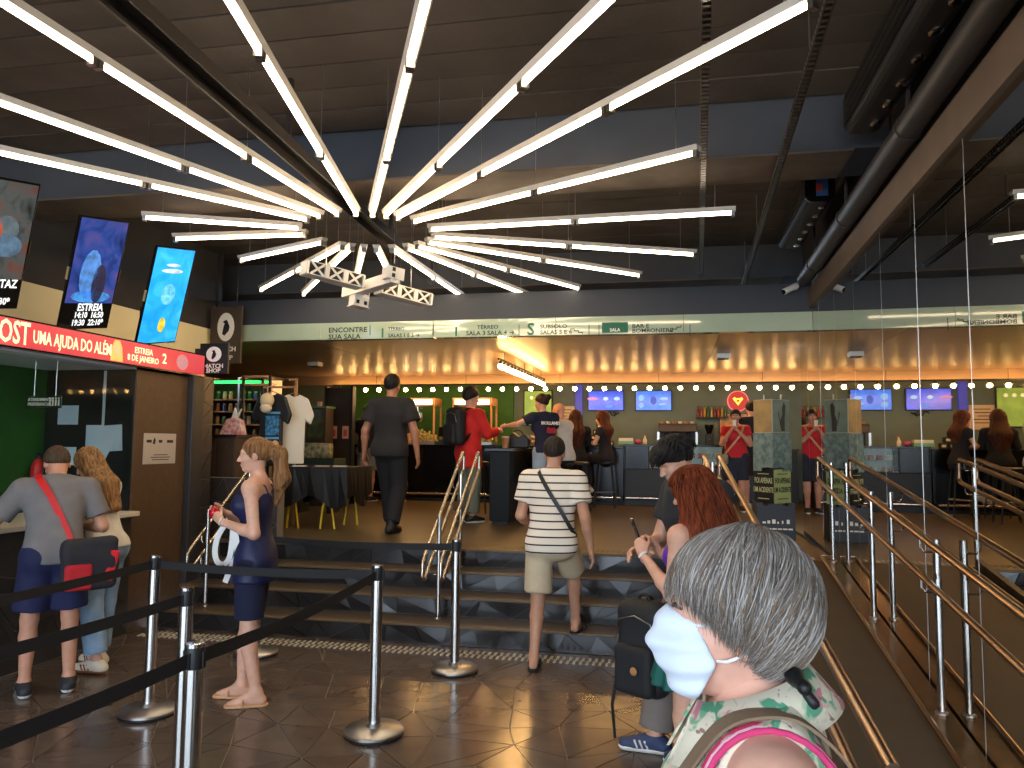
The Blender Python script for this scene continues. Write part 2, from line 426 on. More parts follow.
# dark channel beam passing over it
ch = thing('steel_channel', 'long dark steel channel running above the starburst lights', 'beam', (-2.35, 5.0, 3.5))
MB().bar((-2.16, 1.2, 3.56), (-2.58, 8.4, 3.56), .13, .012).bar((-2.225, 1.2, 3.53), (-2.645, 8.4, 3.53), .012, .07).bar((-2.095, 1.2, 3.53), (-2.515, 8.4, 3.53), .012, .07).build('channel', M['pipe'], ch)
for yy in (2.6, 4.4, 6.6, 8.2):
    xx = -2.16-.0583*(yy-1.2)
    MB().box((xx-.015, yy-.015, 3.56), (xx+.015, yy+.015, 4.0)).box((xx-.05, yy-.04, 3.56), (xx+.05, yy+.04, 3.575)).build('hanger', M['pipe'], ch)
# two slotted rails hung from the ceiling
def slotted(p, q, label):
    t = thing('slotted_rail', label, 'rail', p, group='slotted steel rails under the ceiling')
    p = np.array(p); q = np.array(q); d = (q-p)/np.linalg.norm(q-p); s = np.cross(d, Z)
    MB().bar(p+s*.02, q+s*.02, .004, .045).bar(p-s*.02, q-s*.02, .004, .045).bar(p+Z*.02, q+Z*.02, .04, .004).build('channel', M['pipe'], t)
    b = MB(); n = int(np.linalg.norm(q-p)/.05)
    for i in range(n): b.bar(p+d*(i*.05+.02)-Z*.0, p+d*(i*.05+.04)-Z*.0, .046, .012)
    tag(b.build('slots', M['steel_rough'], t), kind='stuff')
    for i in range(5): c = p+(q-p)*(i+.5)/5; MB().cyl(c, (c[0], c[1], 4.0), .005, n=6).build('hanger', M['steel_rough'], t)
def ext(p, q, k): p = np.array(p); q = np.array(q); return p+(p-q)*k, q
slotted(*ext(at_z(707, 0, 3.575), at_z(701, 275, 3.575), .3), 'slotted steel ceiling rail crossing behind the ends of the tube lights')
slotted(*ext(at_z(830, 0, 3.575), at_z(741, 292, 3.575), .3), 'slotted steel ceiling rail nearer to the thick dark pipe')
# pipe by the mirror wall
pp = thing('ceiling_pipe', 'thick dark round pipe running along the beam above the mirror wall', 'pipe', (mx(5)-.12, 5, 3.3))
MB().tube([(mx(.5)-.10, .5, 3.40), (mx(8.3)-.10, 8.3, 3.40)], .072, 18).build('tube', M['pipe'], pp, smooth=True)
for yy in (2.4, 4.4, 6.1, 7.6):
    MB().tube([(mx(yy)-.10, yy-.02, 3.40), (mx(yy)-.10, yy+.02, 3.40)], .079, 18).box((mx(yy)-.11, yy-.015, 3.47), (mx(yy)-.09, yy+.015, 4.0)).build('clamp', M['pipe'], pp)
# two air handling units with rounded glossy ends
def ac_unit(y0, y1, label):
    x = 1.21; z = 3.74
    t = thing('air_curtain_unit', label, 'ventilation unit', (x, (y0+y1)/2, 3.5), group='ventilation units under the ceiling')
    sec = []
    for cx, cz, a0 in ((.05, .08, 0), (-.05, .08, 90), (-.05, -.08, 180), (.05, -.08, 270)):
        for k in range(5):
            a = R(a0+k*22.5); sec.append((x+cx+.06*math.cos(a), z+cz+.06*math.sin(a)))
    def ring(ya, yb, sc, nm, m):
        v = [(x+(p[0]-x)*sc, yy, z+(p[1]-z)*sc) for yy in (ya, yb) for p in sec]; n = len(sec)
        return mesh_obj(nm, v, [tuple(range(n)), tuple(range(n, 2*n))[::-1]]+[(i, n+i, n+(i+1) % n, (i+1) % n) for i in range(n)], m, t)
    ring(y0+.03, y1, 1.0, 'housing', M['pipe'])
    ring(y0-.012, y0+.03, 1.03, 'end_cap', M['black_gloss'])
    e = MB().box((x-.03, y0-.016, z-.10), (x+.06, y0-.011, z+.07)); e.build('window', mat('unit_glass', (90, 130, 190), .05, .6), t)
    MB().box((x-.03, y0-.019, z-.06), (x+.015, y0-.015, z+.0)).build('poster_reflection', mat('reflection_red', (200, 70, 50), .4), t)  # red patch painted as the poster reflected in the glossy end
    for k in range(4):
        MB().box((x-.114, y0+.1, z-.10+k*.05), (x-.107, y1-.08, z-.075+k*.05)).build('grille_slat', M['black'], t)
    for k in range(6):
        c = (x+.04, y0+.15+k*(y1-y0-.3)/5, z-.14); MB().ball(c, (.035, .05, .012), 8, 5).build('chrome_clip', M['steel'], t)
    MB().box((x-.01, y0+.2, z+.12), (x+.01, y0+.23, 4.0)).build('hanger', M['pipe'], t)
    MB().box((x-.01, y1-.23, z+.12), (x+.01, y1-.2, 4.0)).build('hanger', M['pipe'], t)
ac_unit(6.3, 7.8, 'dark ventilation unit with glossy rounded end, farther from the camera')
ac_unit(3.35, 4.95, 'dark ventilation unit at the top right corner, nearest to the camera')

# model biplane of white paper boxes
pl = thing('model_airplane', 'white model box-kite airplane hanging under the starburst lights', 'model airplane', (-2.7, 6.7, 3.1))
a = np.array([-3.12, 6.2, 3.15]); b_ = np.array([-2.30, 7.2, 3.02]); cxy = (a+b_)/2
d = (b_-a)/np.linalg.norm(b_-a); fwd = -np.cross(Z, d); fwd /= np.linalg.norm(fwd); upw = np.cross(fwd, d)
pm = mat('model_paper', (222, 216, 206), .6); dk = M['black']
def wing(p, q, nm):
    h, c = .115, .15
    MB().bar(p, q, c, .008, upw).build('lower_wing', pm, pl); MB().bar(p+upw*h, q+upw*h, c, .008, upw).build('upper_wing', pm, pl)
    n = 3
    for i in range(n+1):
        s_ = p+(q-p)*i/n
        MB().obox(s_+upw*h/2, (.02 if i in (0, n) else .045, c, h), d, fwd, upw).build('rib_panel', pm, pl)
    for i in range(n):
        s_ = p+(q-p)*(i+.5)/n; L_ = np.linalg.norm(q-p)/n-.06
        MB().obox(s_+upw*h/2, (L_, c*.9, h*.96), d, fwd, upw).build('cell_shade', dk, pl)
        b = MB()
        for sgn in (-1, 1):
            for f in (-1, 1):
                b.bar(s_+upw*(h/2-sgn*h*.46)-d*L_/2+fwd*f*c*.47, s_+upw*(h/2+sgn*h*.46)+d*L_/2+fwd*f*c*.47, .006, .02, upw)
        b.build('cross_brace', pm, pl)
wing(a, cxy-d*.10, 'l'); wing(cxy+d*.10, b_, 'r')
MB().obox(cxy+upw*.05-fwd*.0, (.09, .95, .10), d, fwd, upw).build('fuselage', pm, pl)
nose = cxy-fwd*.26+d*.04-upw*.02
for k in (-1, 1):
    MB().obox(nose+upw*.09*k+d*.0, (.17, .14, .008), d, fwd, upw).build('canard_wing', pm, pl)
MB().obox(nose, (.15, .12, .17), d, fwd, upw).build('canard_box', pm, pl)
for k in (-.04, .04):
    MB().obox(nose+fwd*.062+d*k-upw*.05, (.03, .004, .035), d, fwd, upw).build('canard_window', dk, pl); MB().obox(nose+fwd*.062+d*k*1.3+upw*.05, (.022, .004, .03), d, fwd, upw).build('canard_window', dk, pl)
tail = cxy+fwd*.42+upw*.09
MB().obox(tail, (.16, .12, .11), d, fwd, upw).build('tail_box', pm, pl)
for k in (-.025, .03): MB().obox(tail+fwd*.062+upw*k-d*.03, (.03, .004, .035), d, fwd, upw).build('tail_window', dk, pl)
for q in (a+d*.2, b_-d*.2, tail):
    MB().cyl(q+upw*.1, (q[0], q[1], 4.0), .0025, n=5).build('hanging_wire', M['steel_rough'], pl)

# two white security cameras on the dark fascia band
def cctv(x, sgn, label):
    t = thing('security_camera', label, 'camera', (x, 8.4, 3.3), group='security cameras on the fascia')
    MB().cyl((x, 8.5, 3.36), (x, 8.44, 3.36), .035, n=14).build('mount', M['white'], t)
    p = np.array((x, 8.43, 3.36)); q = p+np.array((-.13*sgn, -.06, -.07))
    MB().tube([p, q], .033, 14).build('body', M['white'], t, smooth=True)
    MB().tube([q, q+(q-p)*.06], .026, 14).build('lens', M['black_gloss'], t, smooth=True)
cctv(1.36, 1, 'white bullet security camera on the dark band beside the mirror')

# ---------------------------------------------------------------- fascia wayfinding print
ft = thing('wayfinding_sign', 'pale green wayfinding strip reading ENCONTRE SUA SALA on the fascia', 'sign', (-2.4, 8.455, 2.9))
fy = 8.4575
def ftxt(s, u, v, size, m='ink', align='LEFT', sx=1.0):
    p = at_y(u, v, fy); text(s, size, p, X, Z, M[m], ft, align, .001, sx=sx)
ftxt('ENCONTRE', 328.5, 330.5, .082, sx=1.12); ftxt('SUA SALA', 328.5, 337.2, .082, sx=1.12)
ftxt('TÉRREO', 388, 329, .055); ftxt('SALAS 1 E 2 →', 388, 335.8, .062)
ftxt('TÉRREO', 477, 327.5, .06, sx=1.15); ftxt('SALA 3 SALA 4 →', 466, 333.5, .068, sx=1.1)
ftxt('S', 527, 329.7, .19, 'ink_green'); ftxt('SUBSOLO', 540, 326.8, .062, sx=1.15); ftxt('SALAS 5 E 6', 540, 332.6, .062, sx=1.15)
ftxt('BAR E', 632, 326.3, .062, sx=1.15); ftxt('BOMBONIERE', 632, 331, .062, sx=1.15)
ftxt('1', 379.5, 333.5, .15, 'ink_green'); ftxt('1', 453, 332, .15, 'ink_green')
p, q = at_y(602, 333, fy), at_y(628, 322, fy)
MB().box((p[0], fy-.001, p[2]), (q[0], fy+.002, q[2])).build('green_block', M['ink_green'], ft)
text('SALA', .05, ((p[0]+q[0])/2, fy-.003, p[2]+.03), X, Z, M['lettering_white'], ft, ext=.001)
def stepicon(u, v, sg):
    p = at_y(u, v, fy); pts = [p+X*(.05*k)+Z*(sg*.025*((k+1)//1)) for k in range(4)]
    b = MB()
    for k in range(3): b.box((p[0]+k*.045, fy, p[2]+sg*k*.02-.005), (p[0]+k*.045+.05, fy+.002, p[2]+sg*k*.02+.005)); b.box((p[0]+(k+1)*.045, fy, p[2]+sg*(k+.5)*.02-.012), (p[0]+(k+1)*.045+.008, fy+.002, p[2]+sg*(k+.5)*.02+.012))
    b.build('stair_icon', M['ink'], ft)
stepicon(570, 329, -1); stepicon(668, 331, 1)
for u in (370, 433, 519, 599, 589, 690):
    p = at_y(u, 330, fy); MB().box((p[0]-.004, fy, p[2]-.06), (p[0]+.004, fy+.002, p[2]+.06)).build('divider', M['ink'], ft)
# bulbs ------------------------------------------------------------------
def bulb_string(name, label, p, q, n, drop=.10):
    p = np.array(p, float); q = np.array(q, float)
    t = thing(name, label, 'string light', (p+q)/2-Z*drop)
    MB().bar(p, q, .022, .03).build('rail', M['black'], t)
    b0 = s0 = None
    for i in range(n):
        c = p+(q-p)*(i+.5)/n
        if b0 is None:
            s0 = MB().lathe([(.018, -.055), (.022, -.03), (.012, -.005)], c, 10).build('socket', M['black'], t)
            b0 = MB().ball(c-Z*.085, .036, 12, 8).build('bulb', M['bulb_on'], t, smooth=True)
            c0 = c
        else:
            dd = c-c0
            dup(s0, t, Vector(s0.location)+Vector(dd)); dup(b0, t, Vector(b0.location)+Vector(dd))
    for k in range(5):
        c = p+(q-p)*(k+.5)/5; MB().cyl(c, (c[0], c[1], 2.9), .004, n=6).build('hanger', M['black'], t)
bulb_string('bulb_rail', 'long row of round warm bulbs hung above the back bar counter', (-5.95, 13.1, 2.72), (2.4, 13.1, 2.72), 33)
bulb_string('bulb_rail', 'short row of close-set warm bulbs running away above the black bar island', (-2.13, 9.75, 2.78), (-2.02, 12.95, 2.78), 15)
def smoke(u, v, label):
    p = at_z(u, v, 2.88); t = thing('ceiling_speaker', label, 'ceiling fixture', (p[0], p[1], 2.83))
    MB().box((p[0]-.09, p[1]-.09, 2.83), (p[0]+.09, p[1]+.09, 2.893)).build('housing', M['off_white'], t, bevel=.01)
    MB().box((p[0]-.07, p[1]-.07, 2.82), (p[0]+.07, p[1]+.07, 2.832)).build('grille', M['ceiling_dark'], t)
smoke(723, 355, 'small white box fixture on the bronze soffit above the red round logo')
smoke(315, 363, 'small white box fixture on the soffit above the shop')

# ---------------------------------------------------------------- ticket booth
bx = -4.58
booth = thing('ticket_booth', 'dark ticket booth counter with patterned stone front and glass window', 'ticket booth', (bx, 4.4, 0))
MB().box((-5.0, 2.4, 0), (bx, 6.0, 1.02)).build('counter_base', M['grout'], booth)
cb = [o for o in booth.children if o.name.startswith('counter_base')][0]
shard_tiles(cb, M['stone'], (bx, 2.4, 0), Y, Z, (0, 3.6, .01, 1.01), (10, 3), .35, 60, th=.006, tilt=.006, shrink=.003)
MB().box((-5.3, 2.4, 1.02), (bx+.09, 6.0, 1.06)).build('countertop', M['off_white'], booth, bevel=.006)
MB().box((-5.9, 6.0, 0), (bx, 6.74, 2.30)).build('end_panel', M['brown_panel'], booth, bevel=.004)
MB().box((-5.9, 6.745, 0), (bx+.06, 6.93, 2.31)).build('corner_column', mat('column_dark', (50, 46, 46), .5), booth, bevel=.008)
MB().box((-5.93, 5.985, 0), (bx-.02, 6.0, 2.3)).build('end_wall', M['black'], booth)
gx_ = at_y(46, 400, 5.985)[0]
MB().box((gx_-.03, 2.4, 0), (gx_, 5.985, 2.3)).build('green_wall', M['green'], booth)
MB().box((-5.93, 2.4, 2.30), (bx-.01, 6.0, 2.33)).build('booth_ceiling', mat('booth_ceiling', (206, 216, 230), .5), booth)
MB().box((-5.9, 2.4, 2.33), (bx-.02, 6.93, 2.52)).build('header_box', M['black'], booth)
MB().box((bx-.03, 2.4, 1.25), (bx-.022, 5.98, 2.28)).build('glass_pane', M['glass'], booth)
pil = tag(MB().box((-5.0, 6.96, 0), (-4.60, 7.2, 2.33)).build('stone_pillar', M['grout']), 'patterned dark stone pillar at the corner between booth and shop', 'pillar')
shard_tiles(pil, M['stone'], (-5.0, 6.96, 0), X, Z, (0, .40, 0, 2.33), (2, 9), .35, 71, th=.005, tilt=.006, shrink=.003)
shard_tiles(pil, M['stone'], (-4.60, 6.96, 0), Y, Z, (0, .24, 0, 2.33), (1, 9), .35, 72, th=.005, tilt=.006, shrink=.003)
# LED header sign
hs = thing('header_sign', 'long glowing red film banner sign above the ticket booth', 'sign', (bx, 5.0, 2.3))
m_red = mat('banner_red', (200, 52, 66), .4, emit=.42, rgb2=(206, 78, 84), vscale=1.2)
sx_ = bx+.06
MB().box((sx_-.075, 2.4, 2.315), (sx_, 6.92, 2.535)).build('frame', M['black_gloss'], hs)
MB().box((sx_-.01, 2.42, 2.328), (sx_+.004, 6.9, 2.522)).build('banner', m_red, hs)
m_pale = mat('banner_ink', (250, 216, 170), .5, emit=.9)
def bt(s, y, z, size, sx=1.0, al='LEFT'): text(s, size, (sx_+.006, y, z), Y, Z, m_pale, hs, al, .001, sx=sx)
hy = lambda u: at_x(u, 360, sx_)[1]
bt('OST', hy(28), 2.42, .23, .62, 'RIGHT'); bt('UMA AJUDA DO ALÉM', hy(31), 2.415, .135, .60)
bt('ESTREIA', hy(143), 2.455, .075, .9, 'CENTER'); bt('8 DE JANEIRO', hy(143), 2.385, .075, .9, 'CENTER'); bt('2', hy(164), 2.42, .13, 1.0, 'CENTER')
b = MB().prism([(-.075, -.09), (.075, -.09), (.06, .03), (.03, .085), (-.03, .085), (-.06, .03)], (sx_+.005, hy(116), 2.425), Y, Z, .002); b.build('printed_portrait_hair', mat('print_blond', (226, 178, 96), .5, emit=.6), hs)
MB().prism([(.032*math.cos(t), .05*math.sin(t)) for t in np.linspace(0, 6.0, 12)], (sx_+.007, hy(116), 2.435), Y, Z, .001).build('printed_portrait_face', mat('print_skin', (236, 176, 140), .5, emit=.6), hs)
MB().prism([(.09*math.cos(t), .075*math.sin(t)) for t in np.linspace(0, 6.0, 14)], (sx_+.005, hy(182), 2.42), Y, Z, .002).build('printed_figure', mat('print_grey', (160, 130, 150), .5, emit=.5, rgb2=(200, 120, 110), vscale=30), hs)
# tilted poster screens on top of the sign
def poster(y0, y1, label, cols, lines, deco):
    zb, zt = 2.56, 3.40
    t = thing('poster_screen', label, 'screen', (bx-.05, (y0+y1)/2, zb), group='tilted poster screens above the booth')
    yc = (y0+y1)/2; ax = Y; ay = np.array([.30, -.17, zt-zb]); Lh = np.linalg.norm(ay); ay = ay/Lh; nz = np.cross(ax, ay); nz /= np.linalg.norm(nz); ax = np.cross(ay, nz)
    o = np.array([bx+.0, yc, zb]); wd = y1-y0
    MB().obox(o+ay*Lh/2-nz*.012, (wd, Lh, .02), ax, ay, nz).build('frame', M['black_gloss'], t, bevel=.003)
    mm = bpy.data.materials.new('screen_art'); mm.use_nodes = True; nt = mm.node_tree; bs = nt.nodes['Principled BSDF']
    tc = nt.nodes.new('ShaderNodeTexCoord'); n = nt.nodes.new('ShaderNodeTexNoise'); n.inputs['Scale'].default_value = 4.5; n.inputs['Detail'].default_value = 6; n.inputs['Distortion'].default_value = .8
    r = nt.nodes.new('ShaderNodeValToRGB'); nt.links.new(tc.outputs['Object'], n.inputs['Vector']); nt.links.new(n.outputs['Fac'], r.inputs['Fac'])
    r.color_ramp.elements[0].position = .3; r.color_ramp.elements[1].position = .7; r.color_ramp.elements[0].color = lin(cols[0]); r.color_ramp.elements[1].color = lin(cols[2])
    e = r.color_ramp.elements.new(.5); e.color = lin(cols[1])
    nt.links.new(r.outputs['Color'], bs.inputs['Base Color']); nt.links.new(r.outputs['Color'], bs.inputs['Emission Color']); bs.inputs['Emission Strength'].default_value = .8; bs.inputs['Roughness'].default_value = .12
    z0 = .24*Lh if lines else .015*Lh
    MB().obox(o+ay*(z0+Lh*.985)/2-nz*.004, (wd-.03, Lh*.985-z0, .012), ax, ay, nz).build('picture', mm, t)
    for s, vv, sz in lines:
        text(s, sz, o+ay*Lh*vv+nz*.004+ax*(.02), ax, ay, mat('screen_ink', (230, 236, 240), .5, emit=.8), t, ext=.001, sx=.85)
    for (uu, vv, ru, rv, c) in deco:
        MB().prism([(ru*math.cos(q), rv*math.sin(q)) for q in np.linspace(0, 5.9, 14)], o+ay*Lh*vv+ax*uu*wd+nz*.002, ax, ay, .003).build('picture_shape', mat('art', c, .4, emit=.7, rgb2=tuple(int(x*.7) for x in c), vscale=18), t)
    for sd in (-1, 1): MB().obox(o+ay*Lh*.5+ax*sd*(wd/2+.006)-nz*.008, (.012, .10, .02), ax, ay, nz).build('clip', M['steel'], t)
    MB().box((bx-.16, yc-.03, 2.53), (bx-.1, yc+.03, 2.9)).build('stand', M['black'], t)
poster(5.08, 5.585, 'tilted poster screen with dark blue picture and ESTREIA showtimes below', [(18, 24, 62), (34, 56, 122), (74, 62, 118)], [('ESTREIA', .2, .085), ('14:10  16:50', .13, .07), ('19:30  22:10*', .06, .07)], [(.1, .42, .07, .16, (24, 26, 60)), (-.1, .5, .1, .2, (70, 130, 210)), (.0, .3, .2, .05, (60, 140, 220))])
poster(5.97, 6.49, 'tilted poster screen with bright sky-blue picture and yellow fish shape', [(20, 130, 214), (34, 150, 226), (60, 172, 236)], [], [(.02, .52, .09, .10, (96, 196, 236)), (.08, .56, .05, .05, (60, 170, 180)), (.02, .2, .045, .07, (220, 196, 60)), (.0, .82, .09, .015, (210, 232, 244)), (.0, .76, .14, .02, (200, 228, 242))])
poster(4.15, 4.67, 'tilted poster screen with murky red and grey picture at the left edge', [(22, 26, 26), (58, 64, 66), (84, 46, 38)], [('EM CARTAZ', .2, .085), ('14:00', .13, .07), ('16:00  19:30*', .06, .07)], [(.1, .62, .1, .1, (70, 88, 100)), (.15, .5, .12, .08, (70, 100, 130)), (-.1, .6, .08, .1, (150, 70, 50))])
# papers and small signs at the booth
def paper(name, label, o, ax, ay, w_, h_, m=None, rot=0, cat='paper', th=.002):
    ca, sa = math.cos(R(rot)), math.sin(R(rot)); ax = np.array(ax, float); ay = np.array(ay, float); a2 = ax*ca+ay*sa; b2 = -ax*sa+ay*ca
    b = MB(); k = [(-w_/2, -h_/2), (w_/2, -h_/2), (w_/2, h_/2), (-w_/2, h_/2)]
    b.prism(k, o, a2, b2, th); return tag(b.build(name, m or M['paper']), label, cat)
ey = 5.983
q = at_y(68, 415, ey); paper('notice_paper', 'blank pale notice taped up on the dark booth wall above the man', q, X, Z, .21, .17)
q = at_y(66, 456, ey); paper('notice_paper', 'pale notice partly behind the head of the man in grey', q, X, Z, .2, .16)
q = at_y(94, 438, ey); paper('notice_paper', 'leftmost of the two overlapping notices beside the white strip', q, X, Z, .17, .23)
q = at_y(113, 438, ey-.003); paper('notice_paper', 'right notice of the pair beside the white strip', q, X, Z, .18, .23, rot=4)
q = at_y(104, 445, ey-.007); paper('notice_paper', 'slanted notice hanging loose over the two notices by the white strip', q, X, Z, .15, .27, rot=-28)
p, q = at_y(105.5, 375, ey), at_y(105.5, 430, ey)
tag(MB().box((p[0]-.012, ey-.006, q[2]), (p[0]+.012, ey, 2.29)).build('white_strip', M['paper']), 'thin white vertical strip on the dark booth wall', 'strip')
pt = thing('wall_plaque', 'pale printed plaque on the brown booth end panel', 'plaque', (bx, 6.36, 1.45))
p = np.array([bx+.001, 6.36, 1.60])
MB().box((bx, 6.12, 1.46), (bx+.006, 6.58, 1.74)).build('plate', mat('plaque', (184, 172, 160), .5), pt, bevel=.002)
for yy, s in ((6.2, 'INFO'), (6.36, '♦'), (6.49, 'INFO')): pass
b = MB()
for yy, ww in ((6.19, .07), (6.35, .05), (6.49, .09)): b.box((bx+.006, yy-ww/2, 1.655), (bx+.0075, yy+ww/2, 1.68))
for k, ww in enumerate((.2, .28, .24)): b.box((bx+.006, 6.36-ww/2, 1.54-k*.022), (bx+.0075, 6.36+ww/2, 1.547-k*.022))
b.prism([(-.02, -.02), (.01, -.03), (.02, .01), (.005, .035), (-.01, .01)], (bx+.006, 6.26, 1.668), Y, Z, .0015)
b.build('printed_marks', M['black'], pt)
ap = thing('priority_sign', 'small glass sign reading ATENDIMENTO PREFERENCIAL hung in the booth window', 'sign', (-5.0, 5.3, 1.9))
q = at_y(44, 402, 5.3)
MB().box((q[0]-.17, 5.3, q[2]-.05), (q[0]+.16, 5.308, q[2]+.05)).build('plate', mat('sign_green_glass', (40, 62, 44), .15), ap, bevel=.01)
text('ATENDIMENTO', .034, (q[0]-.15, 5.297, q[2]+.018), X, Z, M['lettering_white'], ap, 'LEFT', .001)
text('PREFERENCIAL', .034, (q[0]-.15, 5.297, q[2]-.018), X, Z, M['lettering_white'], ap, 'LEFT', .001)
for k in range(4):
    c = q+X*(.055+.027*k); MB().ball((c[0], 5.297, c[2]+.03), .007, 8, 5).box((c[0]-.006, 5.296, c[2]-.03), (c[0]+.006, 5.299, c[2]+.02)).build('pictogram', M['lettering_white'], ap)
for k in (-.1, .1): MB().cyl((q[0]+k, 5.304, q[2]+.05), (q[0]+k, 5.304, 2.3), .003, n=6).build('wire', M['steel_rough'], ap)
ex = thing('fire_extinguisher', 'red cylinder standing against the green booth wall', 'extinguisher', (gx_+.12, 5.8, 1.06))
q = np.array((gx_+.12, 5.8, 1.06))
MB().lathe([(.045, 0), (.05, .03), (.05, .38), (.03, .43), (.015, .45)], q, 16).build('body', M['red'], ex, smooth=True)
MB().cyl(q+Z*.45, q+Z*.5, .018, .012).bar(q+Z*.49, q+Z*.49+X*.08, .015, .012).build('valve', M['black'], ex)
MB().tube([q+Z*.48, q+Z*.46+X*.06, q+Z*.3+X*.065, q+Z*.15+X*.06], .009, 8).build('hose', M['black'], ex)
tag(MB().box((gx_+.001, 5.25, 1.0), (gx_+.02, 5.30, 1.75)).build('green_post', mat('bright_green', (90, 150, 70), .5)), 'pale green upright strip against the green booth wall', 'strip')
# hanging shop signs with a bird in an oval
def bird_sign(x0, x1, z0, z1, y, label, m):
    t = thing('shop_sign', label, 'sign', ((x0+x1)/2, y, z0), group='hanging shop signs with a bird')
    MB().box((x0, y, z0), (x1, y+.03, z1)).build('panel', m, t, bevel=.003)
    cx = (x0+x1)/2; h = z1-z0; cz = z0+h*.64
    MB().prism([(.27*(x1-x0)*math.cos(a_), .25*h*math.sin(a_)) for a_ in np.linspace(0, 6.1, 20)], (cx, y, cz), X, Z, .003).build('oval', M['lettering_white'], t)
    k = h/.33
    bird = [(-.035, -.06), (-.01, -.075), (.03, -.035), (.04, 0.0), (.02, .045), (.005, .062), (-.012, .055), (-.03, .042), (-.012, .03), (-.022, .0), (-.028, -.03)]
    MB().prism([(px*.75*k if h < .5 else px*1.3, pz*.75*k if h < .5 else pz*1.4) for px, pz in bird], (cx, y-.003, cz), X, Z, .002).build('bird', M['black'], t)
    text('MATCH', .19*(x1-x0), (cx, y-.001, z0+h*.25), X, Z, M['lettering_white'], t, ext=.002, sx=1.05); text('SHOP', .19*(x1-x0), (cx, y-.001, z0+h*.1), X, Z, M['lettering_white'], t, ext=.002, sx=1.05)
    for k in (.2, .8):
        xx = x0+(x1-x0)*k
        if h > .5: MB().box((xx-.008, y+.01, z1), (xx+.008, y+.02, 4.0)).build('hanger', M['pipe'], t)
        elif k < .5: MB().box((x0-.06, y+.008, z0+.05), (x0, y+.022, z1-.05)).build('bracket', M['pipe'], t)
pS, qS = at_y(199, 374, 6.92), at_y(228.5, 343, 6.92)
bird_sign(pS[0], qS[0], pS[2], qS[2], 6.92, 'small black hanging shop sign with bird, in front of the larger one', M['black'])
bird_sign(-5.36, -4.95, 2.6, 3.29, 8.28, 'larger brown hanging shop sign with bird in white oval', mat('sign_brown', (74, 60, 46), .5))

# ---------------------------------------------------------------- shop corner
lw = tag(MB().box((-4.95, 7.46, .66), (-3.97, 7.6, 1.29)).build('low_wall', M['grout']), 'low wall of dark patterned stone under the shop counter', 'wall')
shard_tiles(lw, M['stone'], (-4.95, 7.46, .66), X, Z, (0, .98, 0, .63), (5, 3), .35, 80, th=.006, tilt=.008, shrink=.003)
sc_ = thing('shop_cabinet', 'dark wooden shop cabinet behind the low stone wall', 'cabinet', (-4.6, 8.0, .66))
MB().box((-5.05, 7.66, .66), (-4.60, 8.1, 1.72)).build('body', M['dark_brown'], sc_, bevel=.006)
MB().box((-5.07, 7.64, 1.72), (-4.58, 8.12, 1.75)).build('top', M['black'], sc_)
for xx in (-4.93, -4.71):
    dd = MB().box((xx-.10, 7.645, 1.3), (xx+.10, 7.66, 1.70)).build('door', M['dark_brown'], sc_, bevel=.003)
    MB().tube(arc((xx+.02, 7.64, 1.62), Z, -Y, .02, 0, 180, 6), .004, 6).build('handle', M['steel'], dd)
gb = thing('gift_bag', 'clear plastic gift bag with pink and white contents on the shop cabinet', 'bag', (-4.76, 7.88, 1.75))
MB().prism([(-.14, 0), (.14, 0), (.10, .16), (.03, .19), (-.06, .17)], (-4.76, 7.92, 1.751), X, Z, .10).build('body', mat('bag_plastic', (224, 206, 198), .3, rgb2=(206, 96, 96), vscale=22), gb)
MB().prism([(-.06, .15), (.02, .16), (.08, .29), (.03, .22), (.0, .3), (-.03, .2)], (-4.74, 7.88, 1.751), X, Z, .03).build('tied_top', M['white'], gb)
# lit display shelf
ds = thing('display_shelf', 'tall product display shelf with green light strip, left of the hanging shirts', 'shelf', (-4.9, 9.0, .66))
sx0, sx1, sy = at_y(209, 400, 8.95)[0], at_y(268, 400, 8.95)[0], 8.95
MB().box((sx0, sy+.3, .66), (sx1, sy+.33, 2.5)).build('back_panel', mat('shelf_back', (70, 62, 40), .5), ds)
for xx in (sx0, (sx0+sx1)/2, sx1): MB().box((xx-.012, sy, .66), (xx+.012, sy+.33, 2.5)).build('upright', M['steel_rough'], ds)
zs = [at_y(230, v, sy)[2] for v in (437, 424, 411, 399)]
for z_ in zs: MB().box((sx0, sy, z_-.015), (sx1, sy+.3, z_)).build('shelf_board', M['wood'], ds)
MB().box((sx0, sy-.01, 2.42), (sx1, sy+.02, 2.455)).build('light_strip', mat('green_led', (40, 220, 90), .4, emit=2.2), ds)
ORD = ['first', 'second', 'third', 'fourth', 'fifth', 'sixth', 'seventh', 'eighth', 'ninth', 'tenth', 'eleventh', 'twelfth']
pc = [(196, 150, 70), (206, 170, 110), (170, 90, 50), (40, 120, 60), (60, 90, 160), (214, 190, 150)]
pm_ = [mat('product', c, .4) for c in pc]
k = 0
